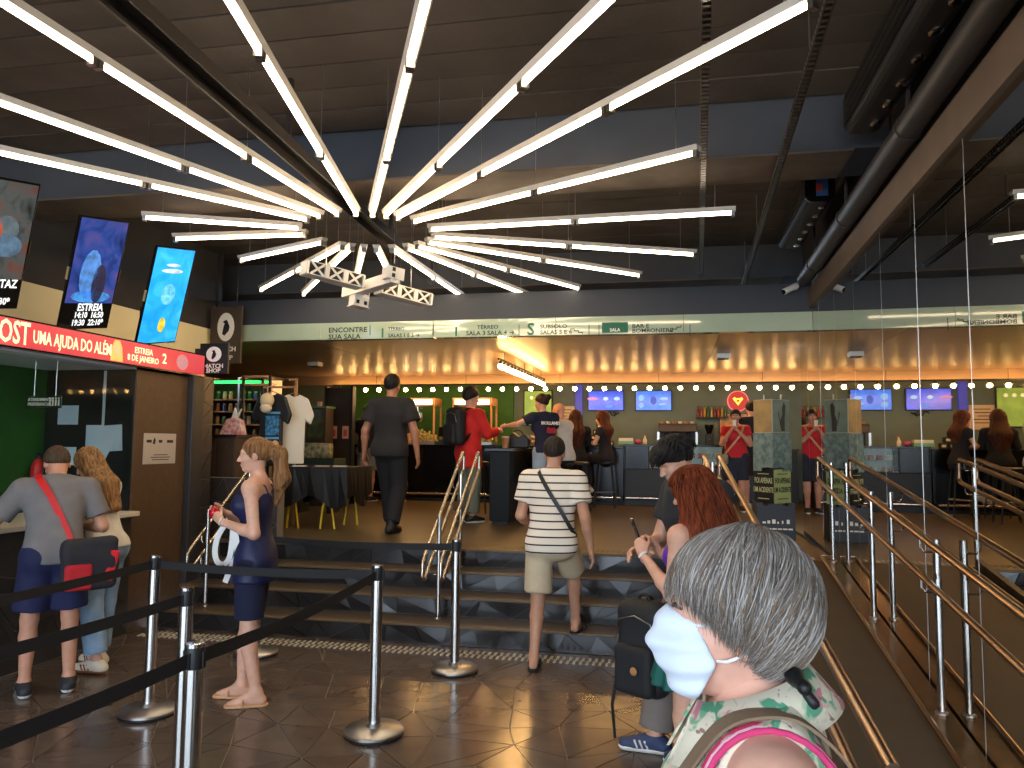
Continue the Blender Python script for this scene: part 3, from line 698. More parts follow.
for zi, z_ in enumerate(zs):
    for i in range(9):
        if (i+zi*3) % 7 == 5: continue
        xx = sx0+.06+i*(sx1-sx0-.12)/8+(.012 if i == 4 else 0); m_ = pm_[(i*2+zi) % 6 if xx < (sx0+sx1)/2 else (3, 4, 5, 3)[(i+zi) % 4]]
        mi_ = (i*2+zi) % 6 if xx < (sx0+sx1)/2 else (3, 4, 5, 3)[(i+zi) % 4]
        t = thing('product_jar', ('amber', 'tan', 'rust', 'green', 'blue', 'cream')[mi_]+' jar, '+ORD[i]+' place from the left on the '+('bottom', 'second', 'third', 'top')[zi]+' tier of the green-lit shelf', 'jar', (xx, sy+.12, z_), group='jars on the green-lit display shelf')
        MB().lathe([(.022, 0), (.026, .01), (.026, .07), (.02, .085)], (xx, sy+.12, z_), 10).build('body', m_, t, smooth=True)
        MB().lathe([(.021, .085), (.021, .105)], (xx, sy+.12, z_), 10).build('lid', M['off_white'], t)
# garment rack with shirts and cap
ry_ = 8.42
gr = thing('garment_rack', 'black and wood frame rack carrying the hanging shirts', 'rack', (-4.6, ry_, .66))
xa, xb, xc = -4.98, -4.63, -4.30
for xx, yy in ((xa, ry_), (xb, ry_), (xa, ry_+.45), (xc-.22, ry_+.45)):
    MB().box((xx-.014, yy-.014, .66), (xx+.014, yy+.014, 2.47)).build('post', M['black'] if xx < -4.6 else M['wood'], gr)
for z_ in (2.455, 2.36):
    MB().bar((xa, ry_, z_), (xb, ry_, z_), .02, .025).build('top_bar', M['wood'], gr); MB().bar((xa, ry_+.45, z_), (xc-.22, ry_+.45, z_), .02, .025).build('top_bar', M['wood'], gr)
for pa_, pb_ in (((xb, ry_, 2.45), (xb, ry_+.45, 2.45)), ((xa, ry_, 2.45), (xa, ry_+.45, 2.45)), ((xa, ry_, .8), (xb, ry_, .8))): MB().bar(pa_, pb_, .02, .02).build('cross_bar', M['black'], gr)
def hung_shirt(name, label, c, w_, h_, m, ax, hang_top):
    c = np.array(c, float); ax = np.array(ax, float); t = thing(name, label, 't-shirt', c)
    nz = np.cross(ax, Z)
    half = w_/2
    out = [(-half*.78, 0), (half*.78, 0), (half*.80, h_*.62), (half*1.18, h_*.56), (half*1.42, h_*.70), (half*.98, h_*.94), (half*.36, h_), (half*.18, h_*.965), (-half*.18, h_*.965), (-half*.36, h_), (-half*.98, h_*.94), (-half*1.42, h_*.70), (-half*1.18, h_*.56), (-half*.80, h_*.62)]
    b = MB().prism(out, c-nz*.03, ax, Z, -.06 if np.cross(ax, Z)@nz < 0 else .06)
    bo = b.build('cloth', m, t)
    bv = bo.modifiers.new('bevel', 'BEVEL'); bv.width = .022; bv.segments = 3
    p = c+Z*h_
    MB().tube([p-ax*half*.7-Z*.03, p+Z*.02, p+ax*half*.7-Z*.03], .006, 6).tube([p+Z*.02, p+Z*.07]+arc(p+Z*.09, -Z, ax, .02, 0, 220, 6), .003, 6).build('hanger', M['wood'], t)
    return t
p = at_y(271, 466, 8.35)
ts = hung_shirt('hanging_shirt', 'black t-shirt with blue square print hanging on the rack', (p[0], 8.33, p[2]), .36, .86, M['black'], X, 2.4)
pq = at_y(272, 425, 8.29)
m_blue = mat('print_blue', (70, 150, 200), .6, rgb2=(30, 50, 70), vscale=26)
MB().box((pq[0]-.08, 8.284, pq[2]-.12), (pq[0]+.09, 8.292, pq[2]+.11)).build('print', m_blue, ts)
MB().box((pq[0]-.07, 8.284, pq[2]+.13), (pq[0]+.10, 8.292, pq[2]+.155)).box((pq[0]-.08, 8.284, pq[2]-.165), (pq[0]+.09, 8.292, pq[2]-.14)).build('print_caption', mat('print_blue2', (90, 160, 200), .6), ts)
p = at_y(293, 464, 8.62)
hung_shirt('hanging_shirt', 'white t-shirt hanging on the rack behind the black one', (p[0], 8.6, p[2]), .34, .84, M['off_white'], np.array((.85, .53, 0)), 2.4)
cp = thing('baseball_cap', 'cream baseball cap hung over the black t-shirt', 'cap', (-4.8, 8.2, 2.2))
q = at_y(267, 402, 8.2)
b = MB().ball(q+Z*.02, (.085, .07, .09), 14, 8); b.build('crown', mat('cap_cream', (206, 184, 146), .8), cp, smooth=True)
MB().ball(q-Z*.07-Y*.02, (.075, .05, .06), 12, 6).build('brim', mat('cap_cream2', (214, 194, 158), .8), cp, smooth=True)
MB().tube([q+Z*.1, q+Z*.17, (q[0], ry_-.01, 2.36)], .006, 6).build('strap', M['wood'], cp)
# table with black cloth and yellow legs
tb_ = thing('cloth_table', 'table under a black cloth with yellow trestle legs', 'table', (-4.1, 8.75, .66))
x0, x1 = -4.55, -3.62
MB().box((x0, 8.4, 1.33), (x1, 9.2, 1.37)).build('tabletop', M['wood'], tb_)
nn = 40; per = []
for i in range(nn):
    t = i/nn*4; s_ = t % 1; k = int(t)
    px, py = ((x0+(x1-x0)*s_, 8.39), (x1+.01, 8.39+.82*s_), (x1-(x1-x0)*s_, 9.21), (x0-.01, 9.21-.82*s_))[k]
    per.append((px, py))
cv = [(p[0], p[1], 1.385) for p in per]+[(p[0]+.02*math.sin(i*2.1), p[1]+.025*math.sin(i*1.7), .98-.08*math.sin(i*.9)-(.2 if i in (0, 1, 39) else 0)) for i, p in enumerate(per)]
mesh_obj('tablecloth', cv, [tuple(range(nn))]+[(i, nn+i, nn+(i+1) % nn, (i+1) % nn) for i in range(nn)], M['black'], tb_, smooth=False)
for (xx, yy, dx) in ((x0+.2, 8.5, -.05), (x0+.2, 8.5, .1), (x1-.2, 9.05, -.1), (x1-.2, 9.05, .08), (x1-.3, 8.55, -.08), (x1-.3, 8.55, .1)):
    MB().tube([(xx, yy, 1.33), (xx+dx, yy, .66)], .014, 8).build('leg', M['yellow'], tb_)
for k, (xx, c) in enumerate(((-4.28, (214, 204, 190)), (-4.02, (180, 150, 130)), (-3.82, (206, 196, 180)))):
    tag(MB().obox((xx, 8.55+.06*k, 1.392), (.16, .11, .012), (.95, .3, 0), (-.3, .95, 0)).build('booklet', mat('booklet', c, .6)), ('cream booklet at the left end of the black cloth table', 'tan booklet in the middle of the black cloth table', 'pale booklet at the right end of the black cloth table')[k], 'booklet')
# background shop furniture
sh = thing('glass_cabinet', 'low green-topped glass cabinet at the back of the shop', 'cabinet', (-5.6, 11.5, .66))
p0_, p1_ = at_y(306, 440, 11.6), at_y(326, 408, 11.6)
MB().box((p0_[0], 11.6, .66), (p1_[0], 11.9, p1_[2])).build('frame', M['dark_brown'], sh)
MB().box((p0_[0]-.02, 11.58, p1_[2]), (p1_[0]+.02, 11.92, p1_[2]+.03)).build('top', mat('cab_green', (90, 150, 90), .4), sh)
MB().box((p0_[0]+.03, 11.585, 1.75), (p1_[0]-.03, 11.6, p1_[2]-.03)).build('pane', mat('cab_pane', (96, 116, 70), .15, rgb2=(60, 50, 36), vscale=6), sh)
tag(MB().box((p0_[0]+.13, 11.7, p1_[2]+.03), (p0_[0]+.19, 11.76, p1_[2]+.11)).build('candle', mat('candle_pink', (226, 180, 160), .5)), 'small pale candle on the green-topped cabinet', 'candle')
cu_ = thing('patterned_cushion', 'cream patterned cushion lying on the shop bench', 'cushion', (-5.0, 10.4, 1.5))
pa, pb = at_y(299, 458, 10.4), at_y(330, 443, 10.4)
MB().box((pa[0], 10.4, pa[2]), (pb[0], 10.55, pb[2])).build('pad', mat('cushion', (196, 182, 140), .8, rgb2=(96, 100, 70), vscale=14), cu_, bevel=.04)
bn = thing('shop_bench', 'dark green bench under the patterned cushion', 'bench', (-5.0, 10.5, .66))
MB().box((pa[0]-.1, 10.35, pa[2]-.22), (pb[0]+.1, 10.75, pa[2])).build('seat', mat('bench_green', (36, 56, 44), .6), bn, bevel=.01)
for xx in (pa[0], pb[0]): MB().box((xx-.03, 10.4, .66), (xx+.03, 10.7, pa[2]-.22)).build('leg', M['black'], bn)
dp = thing('dark_partition', 'tall dark wooden partition at the back of the shop', 'partition', (-5.3, 12.0, .66))
pa, pb = at_y(326, 440, 12.1), at_y(352, 400, 12.1)
MB().box((pa[0], 12.1, .66), (pb[0]-.02, 12.2, 2.6)).build('panel', M['dark_brown'], dp)
MB().box((pa[0]-.04, 12.08, .66), (pa[0], 12.22, 2.62)).box((pb[0]-.02, 12.08, .66), (pb[0]+.02, 12.22, 2.62)).build('stile', M['black'], dp)
for k, u in enumerate((334, 345.5)):
    q = at_y(u, 432, 12.08); t = thing('pink_card', ('left', 'right')[k]+' of two pink menu cards on the dark shop partition', 'card', (q[0], 12.07, q[2]-.1))
    MB().box((q[0]-.055, 12.07, q[2]-.11), (q[0]+.055, 12.079, q[2]+.10)).build('card', mat('card_pink', (236, 170, 150), .6), t)
    MB().box((q[0]-.03, 12.067, q[2]-.07), (q[0]+.03, 12.07, q[2]+.04)).build('print', mat('card_print', (206, 96, 84), .6), t)
# ---------------------------------------------------------------- bar and back wall
cy = 13.2; ct = 1.62
bc = thing('bar_counter', 'long black bar counter in front of the olive back wall', 'counter', (-2.5, cy, .66))
for a, b in ((-6.4, -5.0), (-5.0, -3.6), (-3.6, -2.2), (-2.2, -.7)):
    MB().box((a+.004, cy, .72), (b-.004, cy+.6, ct)).build('front_panel', M['black_gloss'], bc, bevel=.006)
MB().box((-6.4, cy+.04, .66), (-.7, cy+.6, .72)).build('plinth', M['black'], bc)
MB().box((-6.42, cy-.04, ct), (-.7, cy+.64, ct+.035)).build('worktop', M['black_gloss'], bc, bevel=.005)
MB().tube([(-6.3, cy-.12, .80), (-.75, cy-.12, .80)], .02, 10).build('foot_rail', M['steel'], bc, smooth=True)
for k in range(6): MB().cyl((-6.2+k*1.0, cy-.12, .80), (-6.2+k*1.0, cy+.02, .80), .012, n=8).build('rail_bracket', M['steel'], bc)
for xx in (-1.3, -1.0): MB().box((xx-.06, cy-.012, 1.53), (xx+.06, cy, 1.55)).build('drawer_pull', M['steel'], bc)
# glass display case with pastries
dc = thing('display_case', 'glass display case with lit interior in the bar counter', 'display case', (.1, cy, .66))
MB().box((-.69, cy, .66), (.95, cy+.6, 1.28)).build('base', M['black'], dc, bevel=.006)
MB().tube([(-.66, cy-.12, .80), (.9, cy-.12, .80)], .02, 10).build('foot_rail', M['steel'], dc, smooth=True)
for xx in (-.5, .75): MB().cyl((xx, cy-.12, .80), (xx, cy+.02, .80), .012, n=8).build('rail_bracket', M['steel'], dc)
MB().box((-.69, cy+.56, 1.281), (.95, cy+.6, 1.659)).build('back', mat('case_back', (170, 180, 176), .5, emit=.12), dc)
MB().box((-.265, cy, 1.281), (.925, cy+.012, 1.659)).build('front_glass', M['glass'], dc)
MB().box((-.265, cy+.02, 1.46), (.925, cy+.5, 1.47)).build('glass_shelf', M['glass'], dc)
MB().box((-.70, cy-.01, 1.66), (.96, cy+.62, 1.69)).build('top', M['black_gloss'], dc, bevel=.004)
for xx in (-.68, -.28, .94): MB().box((xx-.012, cy-.004, 1.28), (xx+.012, cy+.02, 1.66)).build('frame_post', M['black'], dc)
MB().box((-.66, cy-.006, 1.285), (-.295, cy+.55, 1.655)).build('dark_bay', M['black_gloss'], dc)
fc = [(206, 120, 120), (190, 150, 110), (214, 206, 196), (176, 90, 96)]
fm = [mat('pastry', c, .6) for c in fc]
for i in range(12):
    xx = -.2+i*.095
    tag(MB().lathe([(.025, 0), (.036, .02), (.034, .06), (.018, .085)], (xx, cy+.2, 1.285), 10).build('pastry', fm[i % 4], smooth=True), ('pink', 'tan', 'white', 'rose')[i % 4]+' pastry, '+ORD[i]+' from the left in the lower tier of the display case', 'pastry', 'pastries in the lower tier')
for i in range(9):
    xx = -.18+i*.125
    tag(MB().box((xx-.04, cy+.15, 1.472), (xx+.04, cy+.25, 1.55)).build('snack_box', fm[(i+2) % 4], bevel=.006), ('white', 'rose', 'pink', 'tan')[i % 4]+' snack box, '+ORD[i]+' from the left on the display case shelf', 'box', 'snack boxes on the upper shelf')
# things on the counter and at the wall
def stackbox(x, z, k, r_):
    t = thing('product_tin', 'black tin with white patch, '+ORD[k]+' from the left in the '+('bottom', 'second', 'third', 'top')[r_]+' row of the stack', 'tin', (x, cy+.25, z), group='stepped stack of product tins')
    MB().box((x-.055, cy+.2, z), (x+.055, cy+.31, z+.095)).build('body', M['black'], t, bevel=.004)
    MB().box((x-.03, cy+.197, z+.03), (x+.03, cy+.2, z+.07)).build('label_patch', M['off_white'], t)
for r_, n in enumerate((4, 3, 2, 1)):
    for i in range(n): stackbox(-1.12+(i-(n-1)/2)*.125, ct+.035+r_*.097+.0005, i, r_)
def simple(name, label, cat, parts):
    t = None
    for i, (nm, b, m, kw) in enumerate(parts):
        if t is None:
            v = np.array(b.v); t = thing(name, label, cat, (v[:, 0].mean(), v[:, 1].mean(), v[:, 2].min()))
        b.build(nm, m, t, **kw)
    return t
q = at_y(626, 443, cy+.3)
simple('green_box', 'pale green and white box on the bar beside the tins', 'box', [('lower', MB().box((q[0]-.13, cy+.2, 1.69), (q[0]+.13, cy+.38, 1.75)), mat('pale_green', (120, 170, 140), .5), dict(bevel=.004)), ('lid', MB().box((q[0]-.12, cy+.21, 1.75), (q[0]+.12, cy+.37, 1.80)), M['off_white'], dict(bevel=.004))])
q = at_y(638, 446, cy+.3)
tag(MB().ball((q[0], cy+.3, 1.735), (.06, .06, .045), 12, 8).build('pink_ball', mat('pink', (176, 70, 110), .5), smooth=True), 'round pink jar lid on the bar next to the green box', 'jar')
q = at_y(645, 440, cy+.3)
simple('sauce_bottle', 'small pale bottle standing on the glass display case', 'bottle', [('body', MB().lathe([(.03, 0), (.034, .01), (.034, .08), (.014, .12), (.012, .15)], (q[0], cy+.3, 1.69), 12), mat('bottle_pale', (200, 190, 160), .3), dict(smooth=True)), ('cap', MB().lathe([(.014, .15), (.014, .17)], (q[0], cy+.3, 1.69), 10), M['red'], {})])
bk = thing('back_counter', 'black back counter along the wall carrying the espresso machine', 'counter', (0, 14.6, .66))
MB().box((-1.6, 14.45, .66), (2.3, 14.98, 1.6)).build('body', M['black'], bk); MB().box((-1.62, 14.42, 1.6), (2.32, 14.98, 1.635)).build('top', M['dark_brown'], bk)
em = thing('espresso_machine', 'chrome espresso machine with cups on top against the back wall', 'coffee machine', (.22, 14.6, 1.635))
x0, x1 = -.13, .56
MB().box((x0, 14.5, 1.635), (x1, 14.95, 1.70)).build('base', M['steel_rough'], em, bevel=.01)
MB().box((x0+.03, 14.72, 1.70), (x1-.03, 14.95, 1.93)).build('body', M['black'], em)
MB().box((x0, 14.5, 1.93), (x1, 14.95, 2.06)).build('head', mat('machine_steel', (84, 76, 70), .6, .5), em, bevel=.015)
for k in range(3):
    xx = x0+.14+k*.2; MB().cyl((xx, 14.62, 1.93), (xx, 14.62, 1.87), .035).tube([(xx, 14.62, 1.875), (xx, 14.45, 1.86)], .012, 8).build('group_head', M['black'], em)
for yy in (14.5, 14.93): MB().box((x0, yy, 2.06), (x1, yy+.02, 2.085)).build('cup_rail', M['dark_brown'], em)
for k in range(2): MB().box((x0+(x1-x0)*k-.02, 14.5, 1.7), (x0+(x1-x0)*k+.02, 14.6, 1.93)).build('side_post', M['steel_rough'], em)
for i in range(6):
    xx = x0+.07+i*.11
    tag(MB().lathe([(.025, 0), (.036, .05), (.038, .07)], (xx, 14.7, 2.061), 12).build('coffee_cup', (M['wood'], M['off_white'])[i % 2], smooth=True), ('tan cup' if i % 2 == 0 else 'white cup')+', '+ORD[i]+' from the left on top of the espresso machine', 'cup', ('tan' if i % 2 == 0 else 'white')+' cups on the espresso machine')
gx = .79
simple('coffee_grinder', 'black coffee grinder beside the espresso machine', 'grinder', [('body', MB().box((gx-.07, 14.55, 1.635), (gx+.07, 14.75, 1.9)), M['black'], dict(bevel=.01)), ('hopper', MB().lathe([(.04, 0), (.08, .12), (.08, .17)], (gx, 14.65, 1.9), 14), M['black_gloss'], dict(smooth=True)), ('spout', MB().cyl((gx, 14.55, 1.82), (gx, 14.47, 1.8), .02), M['steel'], {})])
pa, pb = at_y(720, 445, 14.97), at_y(747, 414, 14.97)
simple('cream_board', 'cream picture board leaning on the back wall behind the woman in red', 'board', [('board', MB().box((pa[0], 14.93, 1.635), (pb[0], 14.96, pb[2])), mat('board_cream', (206, 170, 120), .6, rgb2=(180, 130, 90), vscale=8), {}), ('rim', MB().box((pa[0]-.015, 14.94, 1.635), (pb[0]+.015, 14.965, pb[2]+.015)), M['dark_brown'], {})])
# bottles on a wall shelf
p0_, p1_ = at_y(696, 417, 14.85), at_y(728, 417, 14.85)
wsf = tag(MB().box((p0_[0], 14.78, p0_[2]-.02), (p1_[0], 15.0, p0_[2])).build('wall_shelf', M['dark_brown']), 'narrow wall shelf of bottles left of the red round logo', 'shelf')
bcs = [(120, 40, 30), (170, 60, 30), (180, 150, 60), (60, 90, 60), (170, 160, 120)]
bms = [mat('bottle', c, .25) for c in bcs]
for i in range(9):
    xx = p0_[0]+.04+i*(p1_[0]-p0_[0]-.08)/8
    t = thing('syrup_bottle', ('dark red', 'orange', 'amber', 'green', 'pale')[i % 5]+' syrup bottle, '+ORD[i]+' from the left on the wall shelf', 'bottle', (xx, 14.88, p0_[2]), group=('dark red', 'orange', 'amber', 'green', 'pale')[i % 5]+' syrup bottles')
    MB().lathe([(.022, 0), (.024, .01), (.024, .12), (.01, .155), (.01, .19)], (xx, 14.88, p0_[2]), 10).build('body', bms[i % 5], t, smooth=True)
    MB().lathe([(.012, .19), (.012, .205)], (xx, 14.88, p0_[2]), 8).build('cap', M['black'], t)
# round logo
q = at_y(738, 401, 14.93)
lg = thing('round_logo_sign', 'glowing round red sign with yellow heart-like emblem on the back wall', 'sign', (q[0], 14.93, q[2]-.19))
def disc(r_, n=28): return [(r_*math.cos(a), r_*math.sin(a)) for a in np.linspace(0, 2*math.pi, n, endpoint=False)]
MB().prism(disc(.195), (q[0], 14.985, q[2]), X, Z, .04).build('rim', mat('logo_pink', (236, 120, 110), .4, emit=.6), lg)
MB().prism(disc(.178), (q[0], 14.955, q[2]), X, Z, .02).build('disc', mat('logo_red', (200, 14, 18), .4, screen=True, emit=.75), lg)
MB().prism([(0, -.085), (.095, .04), (.06, .075), (.02, .045), (0, .06), (-.02, .045), (-.06, .075), (-.095, .04)], (q[0], 14.945, q[2]), X, Z, .015).build('emblem', mat('logo_yellow', (246, 214, 70), .4, emit=.9), lg)
MB().prism([(0, -.03), (.03, .01), (0, .03), (-.03, .01)], (q[0], 14.935, q[2]), X, Z, .008).build('emblem_centre', mat('logo_dark', (180, 50, 30), .4, emit=.5), lg)
# wall screens
def wscreen(u0, v0, u1, v1, label, blobs, c=(24, 70, 206)):
    p, q_ = at_y(u0, v1, 14.9), at_y(u1, v0, 14.9); t = thing('menu_screen', label, 'screen', ((p[0]+q_[0])/2, 14.95, p[2]), group='blue wall screens')
    MB().box((p[0]-.015, 14.92, p[2]-.015), (q_[0]+.015, 14.97, q_[2]+.015)).build('bezel', M['black'], t, bevel=.004)
    MB().box(((p[0]+q_[0])/2-.1, 14.97, p[2]+.1), ((p[0]+q_[0])/2+.1, 15.0, q_[2]-.1)).build('wall_mount', M['black'], t)
    MB().box((p[0], 14.914, p[2]), (q_[0], 14.921, q_[2])).build('display', mat('screen_blue', c, .2, screen=True, emit=.9, rgb2=tuple(min(255, int(x*1.25)) for x in c), vscale=5), t)
    for (uu, vv, ru, rv, cc) in blobs:
        o = (p[0]+(q_[0]-p[0])*uu, 14.913, p[2]+(q_[2]-p[2])*vv)
        MB().prism([(ru*math.cos(a), rv*math.sin(a)) for a in np.linspace(0, 5.8, 12)], o, X, Z, .002).build('picture_shape', mat('screen_blob', cc, .3, screen=True, emit=.8), t)
wscreen(588.5, 391, 623, 410, 'blue wall screen with pink glow, left of the pair', [(.12, .6, .11, .03, (226, 130, 190)), (.5, .6, .05, .035, (190, 226, 250)), (.82, .6, .06, .035, (170, 220, 250)), (.6, .2, .08, .03, (60, 140, 240))])
wscreen(636, 391, 671, 410, 'blue wall screen with pale shapes, right of the pair', [(.15, .65, .05, .06, (130, 190, 250)), (.5, .5, .06, .08, (30, 70, 190)), (.8, .6, .08, .03, (150, 200, 250)), (.75, .3, .07, .02, (130, 190, 250)), (.15, .25, .05, .05, (120, 180, 245))], (44, 104, 216))
q = at_y(613, 414, 14.98)
tag(MB().tube([q+np.array((-.13, 0, .01)), q+np.array((-.06, 0, .05)), q+np.array((-.02, 0, -.02)), q+np.array((.03, 0, -.04)), q+np.array((.06, 0, .03)), q+np.array((.0, 0, .05)), q+np.array((.03, 0, -.02)), q+np.array((.12, 0, .02))], .012, 6).build('wall_script', M['black']), 'black cursive script on the wall under the left blue screen', 'lettering')
pa, pb = at_y(575, 425, 14.9), at_y(582, 385, 14.9)
tag(MB().box((pa[0], 14.94, pa[2]), (pb[0], 15.0, pb[2])).build('light_panel', mat('blue_panel', (58, 64, 180), .4, screen=True, emit=.6)), 'narrow glowing violet-blue panel on the wall left of the screens', 'light panel')
pa, pb = at_y(553, 428, 14.9), at_y(574, 406, 14.9)
t = simple('menu_board', 'cream menu board on the wall behind the bald man', 'board', [('board', MB().box((pa[0], 14.96, pa[2]), (pb[0], 15.0, pb[2])), mat('menu_cream', (226, 196, 156), .6), {})])
b = MB()
for k in range(5): b.box((pa[0]+.06, 14.957, pb[2]-.08-k*.06), (pb[0]-.06-.04*(k % 3), 14.96, pb[2]-.065-k*.06))
b.build('printed_lines', M['dark_brown'], t)
pa, pb = at_y(524, 425, 14.9), at_y(551, 391, 14.9)
t = simple('lit_menu', 'glowing green menu panel on the wall above the bar', 'menu panel', [('frame', MB().box((pa[0]-.02, 14.95, pa[2]-.02), (pb[0]+.02, 15.0, pb[2]+.02)), M['black'], {}), ('panel', MB().box((pa[0], 14.94, pa[2]), (pb[0], 14.951, pb[2])), mat('menu_green', (150, 172, 70), .4, emit=.55, rgb2=(120, 150, 60), vscale=4), {})])
for k in range(3): MB().prism(disc(.035, 12), (pa[0]+.14+k*.13, 14.938, pb[2]-.13), X, Z, .003).build('picture_shape', mat('menu_dot', (236, 226, 170), .4, emit=.6), t)
tag(MB().box((-6.6, 14.9, .66), (-2.95, 14.99, 2.88)).build('green_wall_panel', mat('wall_green', (62, 110, 44), .7, var=.1)), 'bright green wall panel behind the popcorn machines', 'wall panel')
# popcorn machines
def popcorn(x0, x1, label):
    y0, y1 = cy+.12, cy+.58; z0 = ct+.036; z1 = 2.50
    t = thing('popcorn_machine', label, 'popcorn machine', ((x0+x1)/2, (y0+y1)/2, z0), group='popcorn machines')
    MB().box((x0, y0, z0), (x1, y1, z0+.06)).build('base', M['steel_rough'], t, bevel=.006)
    for xx in (x0+.015, x1-.015):
        for yy in (y0+.015, y1-.015): MB().box((xx-.015, yy-.015, z0+.06), (xx+.015, yy+.015, z1-.14)).build('corner_post', M['wood'], t)
    MB().box((x0, y0, z1-.14), (x1, y1, z1)).build('canopy', M['wood'], t, bevel=.008)
    MB().box((x0+.05, y0-.006, z1-.12), (x1-.05, y0, z1-.03)).build('lit_panel', mat('popcorn_lamp', (255, 238, 205), .4, emit=3.0), t)
    MB().box((x0+.03, y0, z0+.06), (x1-.03, y0+.006, z1-.14)).build('front_glass', M['glass'], t)
    MB().lathe([(.08, 0), (.11, .03), (.11, .16), (.06, .18)], ((x0+x1)/2, (y0+y1)/2, z1-.42), 16).cyl(((x0+x1)/2, (y0+y1)/2, z1-.25), ((x0+x1)/2, (y0+y1)/2, z1-.14), .012).build('kettle', M['steel'], t, smooth=True)
    MB().ball(((x0+x1)/2-.12, (y0+y1)/2, z1-.17), .03, 10, 6).build('added_fill_lamp', mat('added_fill_lamp', (255, 214, 150), .4, emit=40), t, smooth=True)  # unseen bulb, added under the canopy to brighten the dark popcorn
    rg = random.Random(int(x0*100)); b = MB()
    for _ in range(260):
        xx, yy = rg.uniform(x0+.05, x1-.05), rg.uniform(y0+.05, y1-.05); hh = .18*(1-((xx-(x0+x1)/2)/((x1-x0)/2))**2)+.03
        b.ball((xx, yy, z0+.07+rg.random()*hh), (.026, .026, .022), 5, 4)
    tag(b.build('popcorn', mat('popcorn', (244, 208, 96), .8, rgb2=(250, 232, 170), vscale=40), t), kind='stuff')
popcorn(-4.86, -4.08, 'wood-framed popcorn machine with lit top, behind the man in black')
popcorn(-3.75, -3.02, 'wood-framed popcorn machine with lit top, behind the man in red')
q = at_y(441, 446, cy+.2)
simple('cash_register', 'black cash register on the bar beside the popcorn machine', 'cash register', [('drawer', MB().box((-3.98, cy+.1, ct+.036), (-3.82, cy+.5, ct+.13)), M['black'], dict(bevel=.006)), ('screen', MB().obox((-3.9, cy+.2, ct+.27), (.24, .02, .18), X, np.array((0, .95, -.3)), np.array((0, .3, .95))), M['black_gloss'], dict(bevel=.005)), ('stem', MB().cyl((-3.9, cy+.26, ct+.13), (-3.9, cy+.22, ct+.2), .02), M['black'], {})])
# island and stools
isl = thing('bar_island', 'black gloss bar island running away from the stairs under the bulb row', 'bar island', (-1.95, 11.2, .66))
for a, b in ((9.6, 10.6), (10.6, 11.6), (11.6, 12.4)): MB().box((-2.2, a+.004, .70), (-1.94, b-.004, 1.58)).build('side_panel', mat('island_black', (16, 16, 17), .4, spec=.15), isl, bevel=.006)
MB().box((-2.17, 9.65, .66), (-1.97, 12.38, .70)).build('plinth', M['black'], isl)
MB().box((-2.26, 9.55, 1.58), (-1.88, 12.45, 1.62)).build('top', M['black_gloss'], isl, bevel=.006)
def stool(x, y, label):
    t = thing('bar_stool', label, 'stool', (x, y, .66), group='black bar stools by the island')
    z0 = .66
    MB().lathe([(.15, .70), (.17, .715), (.17, .745), (.14, .76)], (x, y, z0), 18).build('seat', M['black'], t, smooth=True)
    for sx in (-1, 1):
        for sy in (-1, 1): MB().tube([(x+sx*.11, y+sy*.11, z0+.70), (x+sx*.17, y+sy*.17, z0)], .012, 8).build('leg', M['black'], t)
    MB().tube([(x+.15*a, y+.15*b, z0+.25) for a, b in ((-1, -1), (1, -1), (1, 1), (-1, 1))], .008, 6, closed=True).build('foot_ring', M['steel_rough'], t)
stool(-1.48, 11.15, 'black bar stool under the bald man in white')
stool(-1.30, 11.75, 'black bar stool between the bald man and the long-haired woman')
stool(-1.42, 12.50, 'black bar stool under the long-haired woman in black')
stool(-.98, 12.72, 'black bar stool under the woman facing her friend')
stool(-2.75, 11.2, 'black bar stool on the far left of the island behind the man in red')
# things on the island: bags
simple('paper_bag', 'crumpled black bag on the island top beside the man in red', 'bag', [('body', MB().prism([(-.16, 0), (.16, 0), (.17, .12), (.1, .2), (.02, .15), (-.06, .22), (-.15, .14)], (-2.0, 10.55, 1.62), X, Z, .16), M['black'], dict(bevel=.02)), ('handle', MB().tube(arc((-2.0, 10.46, 1.8), X, Z, .07, 0, 180, 8), .008, 6), M['black'], {})])
simple('popcorn_bucket', 'small tan cup on the island near the man in red', 'cup', [('cup', MB().lathe([(.04, 0), (.055, .14)], (-2.12, 10.2, 1.62), 12), M['wood'], dict(smooth=True)), ('lid', MB().lathe([(.057, .14), (.05, .16)], (-2.12, 10.2, 1.62), 12), M['off_white'], {})])

# poster totem by the mirror
tt = thing('poster_totem', 'tall film poster totem standing beside the mirror at the top of the ramp', 'display stand', (1.18, 9.0, .66))
tx, ty = 1.165, 9.0
slate = mat('totem_slate', (50, 54, 64), .5)
MB().box((tx-.20, ty-.2, .66), (tx+.20, ty+.2, 1.03)).build('base', slate, tt, bevel=.004)
MB().box((tx-.20, ty-.2, 1.03), (tx-.13, ty+.2, 1.055)).box((tx+.13, ty-.2, 1.03), (tx+.20, ty+.2, 1.055)).box((tx-.07, ty-.2, 1.03), (tx+.08, ty+.2, 1.05)).build('base_tab', slate, tt)
b = MB()
for k, w_ in enumerate((.035, .03, .035, .02, .015, .03)): b.box((tx-.14+k*.05, ty-.203, .84), (tx-.14+k*.05+w_, ty-.2, .86+.012*(k % 3)))
for k in range(6): b.box((tx-.15+k*.055, ty-.203, .775), (tx-.15+k*.055+.045, ty-.2, .79))
b.build('printed_marks', M['lettering_white'], tt)
cA, cB = (tx-.19, ty+.02), (tx+.19, ty+.02); cE = (tx-.02, ty-.19); cF = (tx, ty+.2)
def prismz(poly, z0, z1): return MB().prism([(p[0], p[1]) for p in poly], (0, 0, z0), X, Y, z1-z0)
prismz([cA, cE, cB, cF], 1.03, 1.40).build('core', slate, tt)
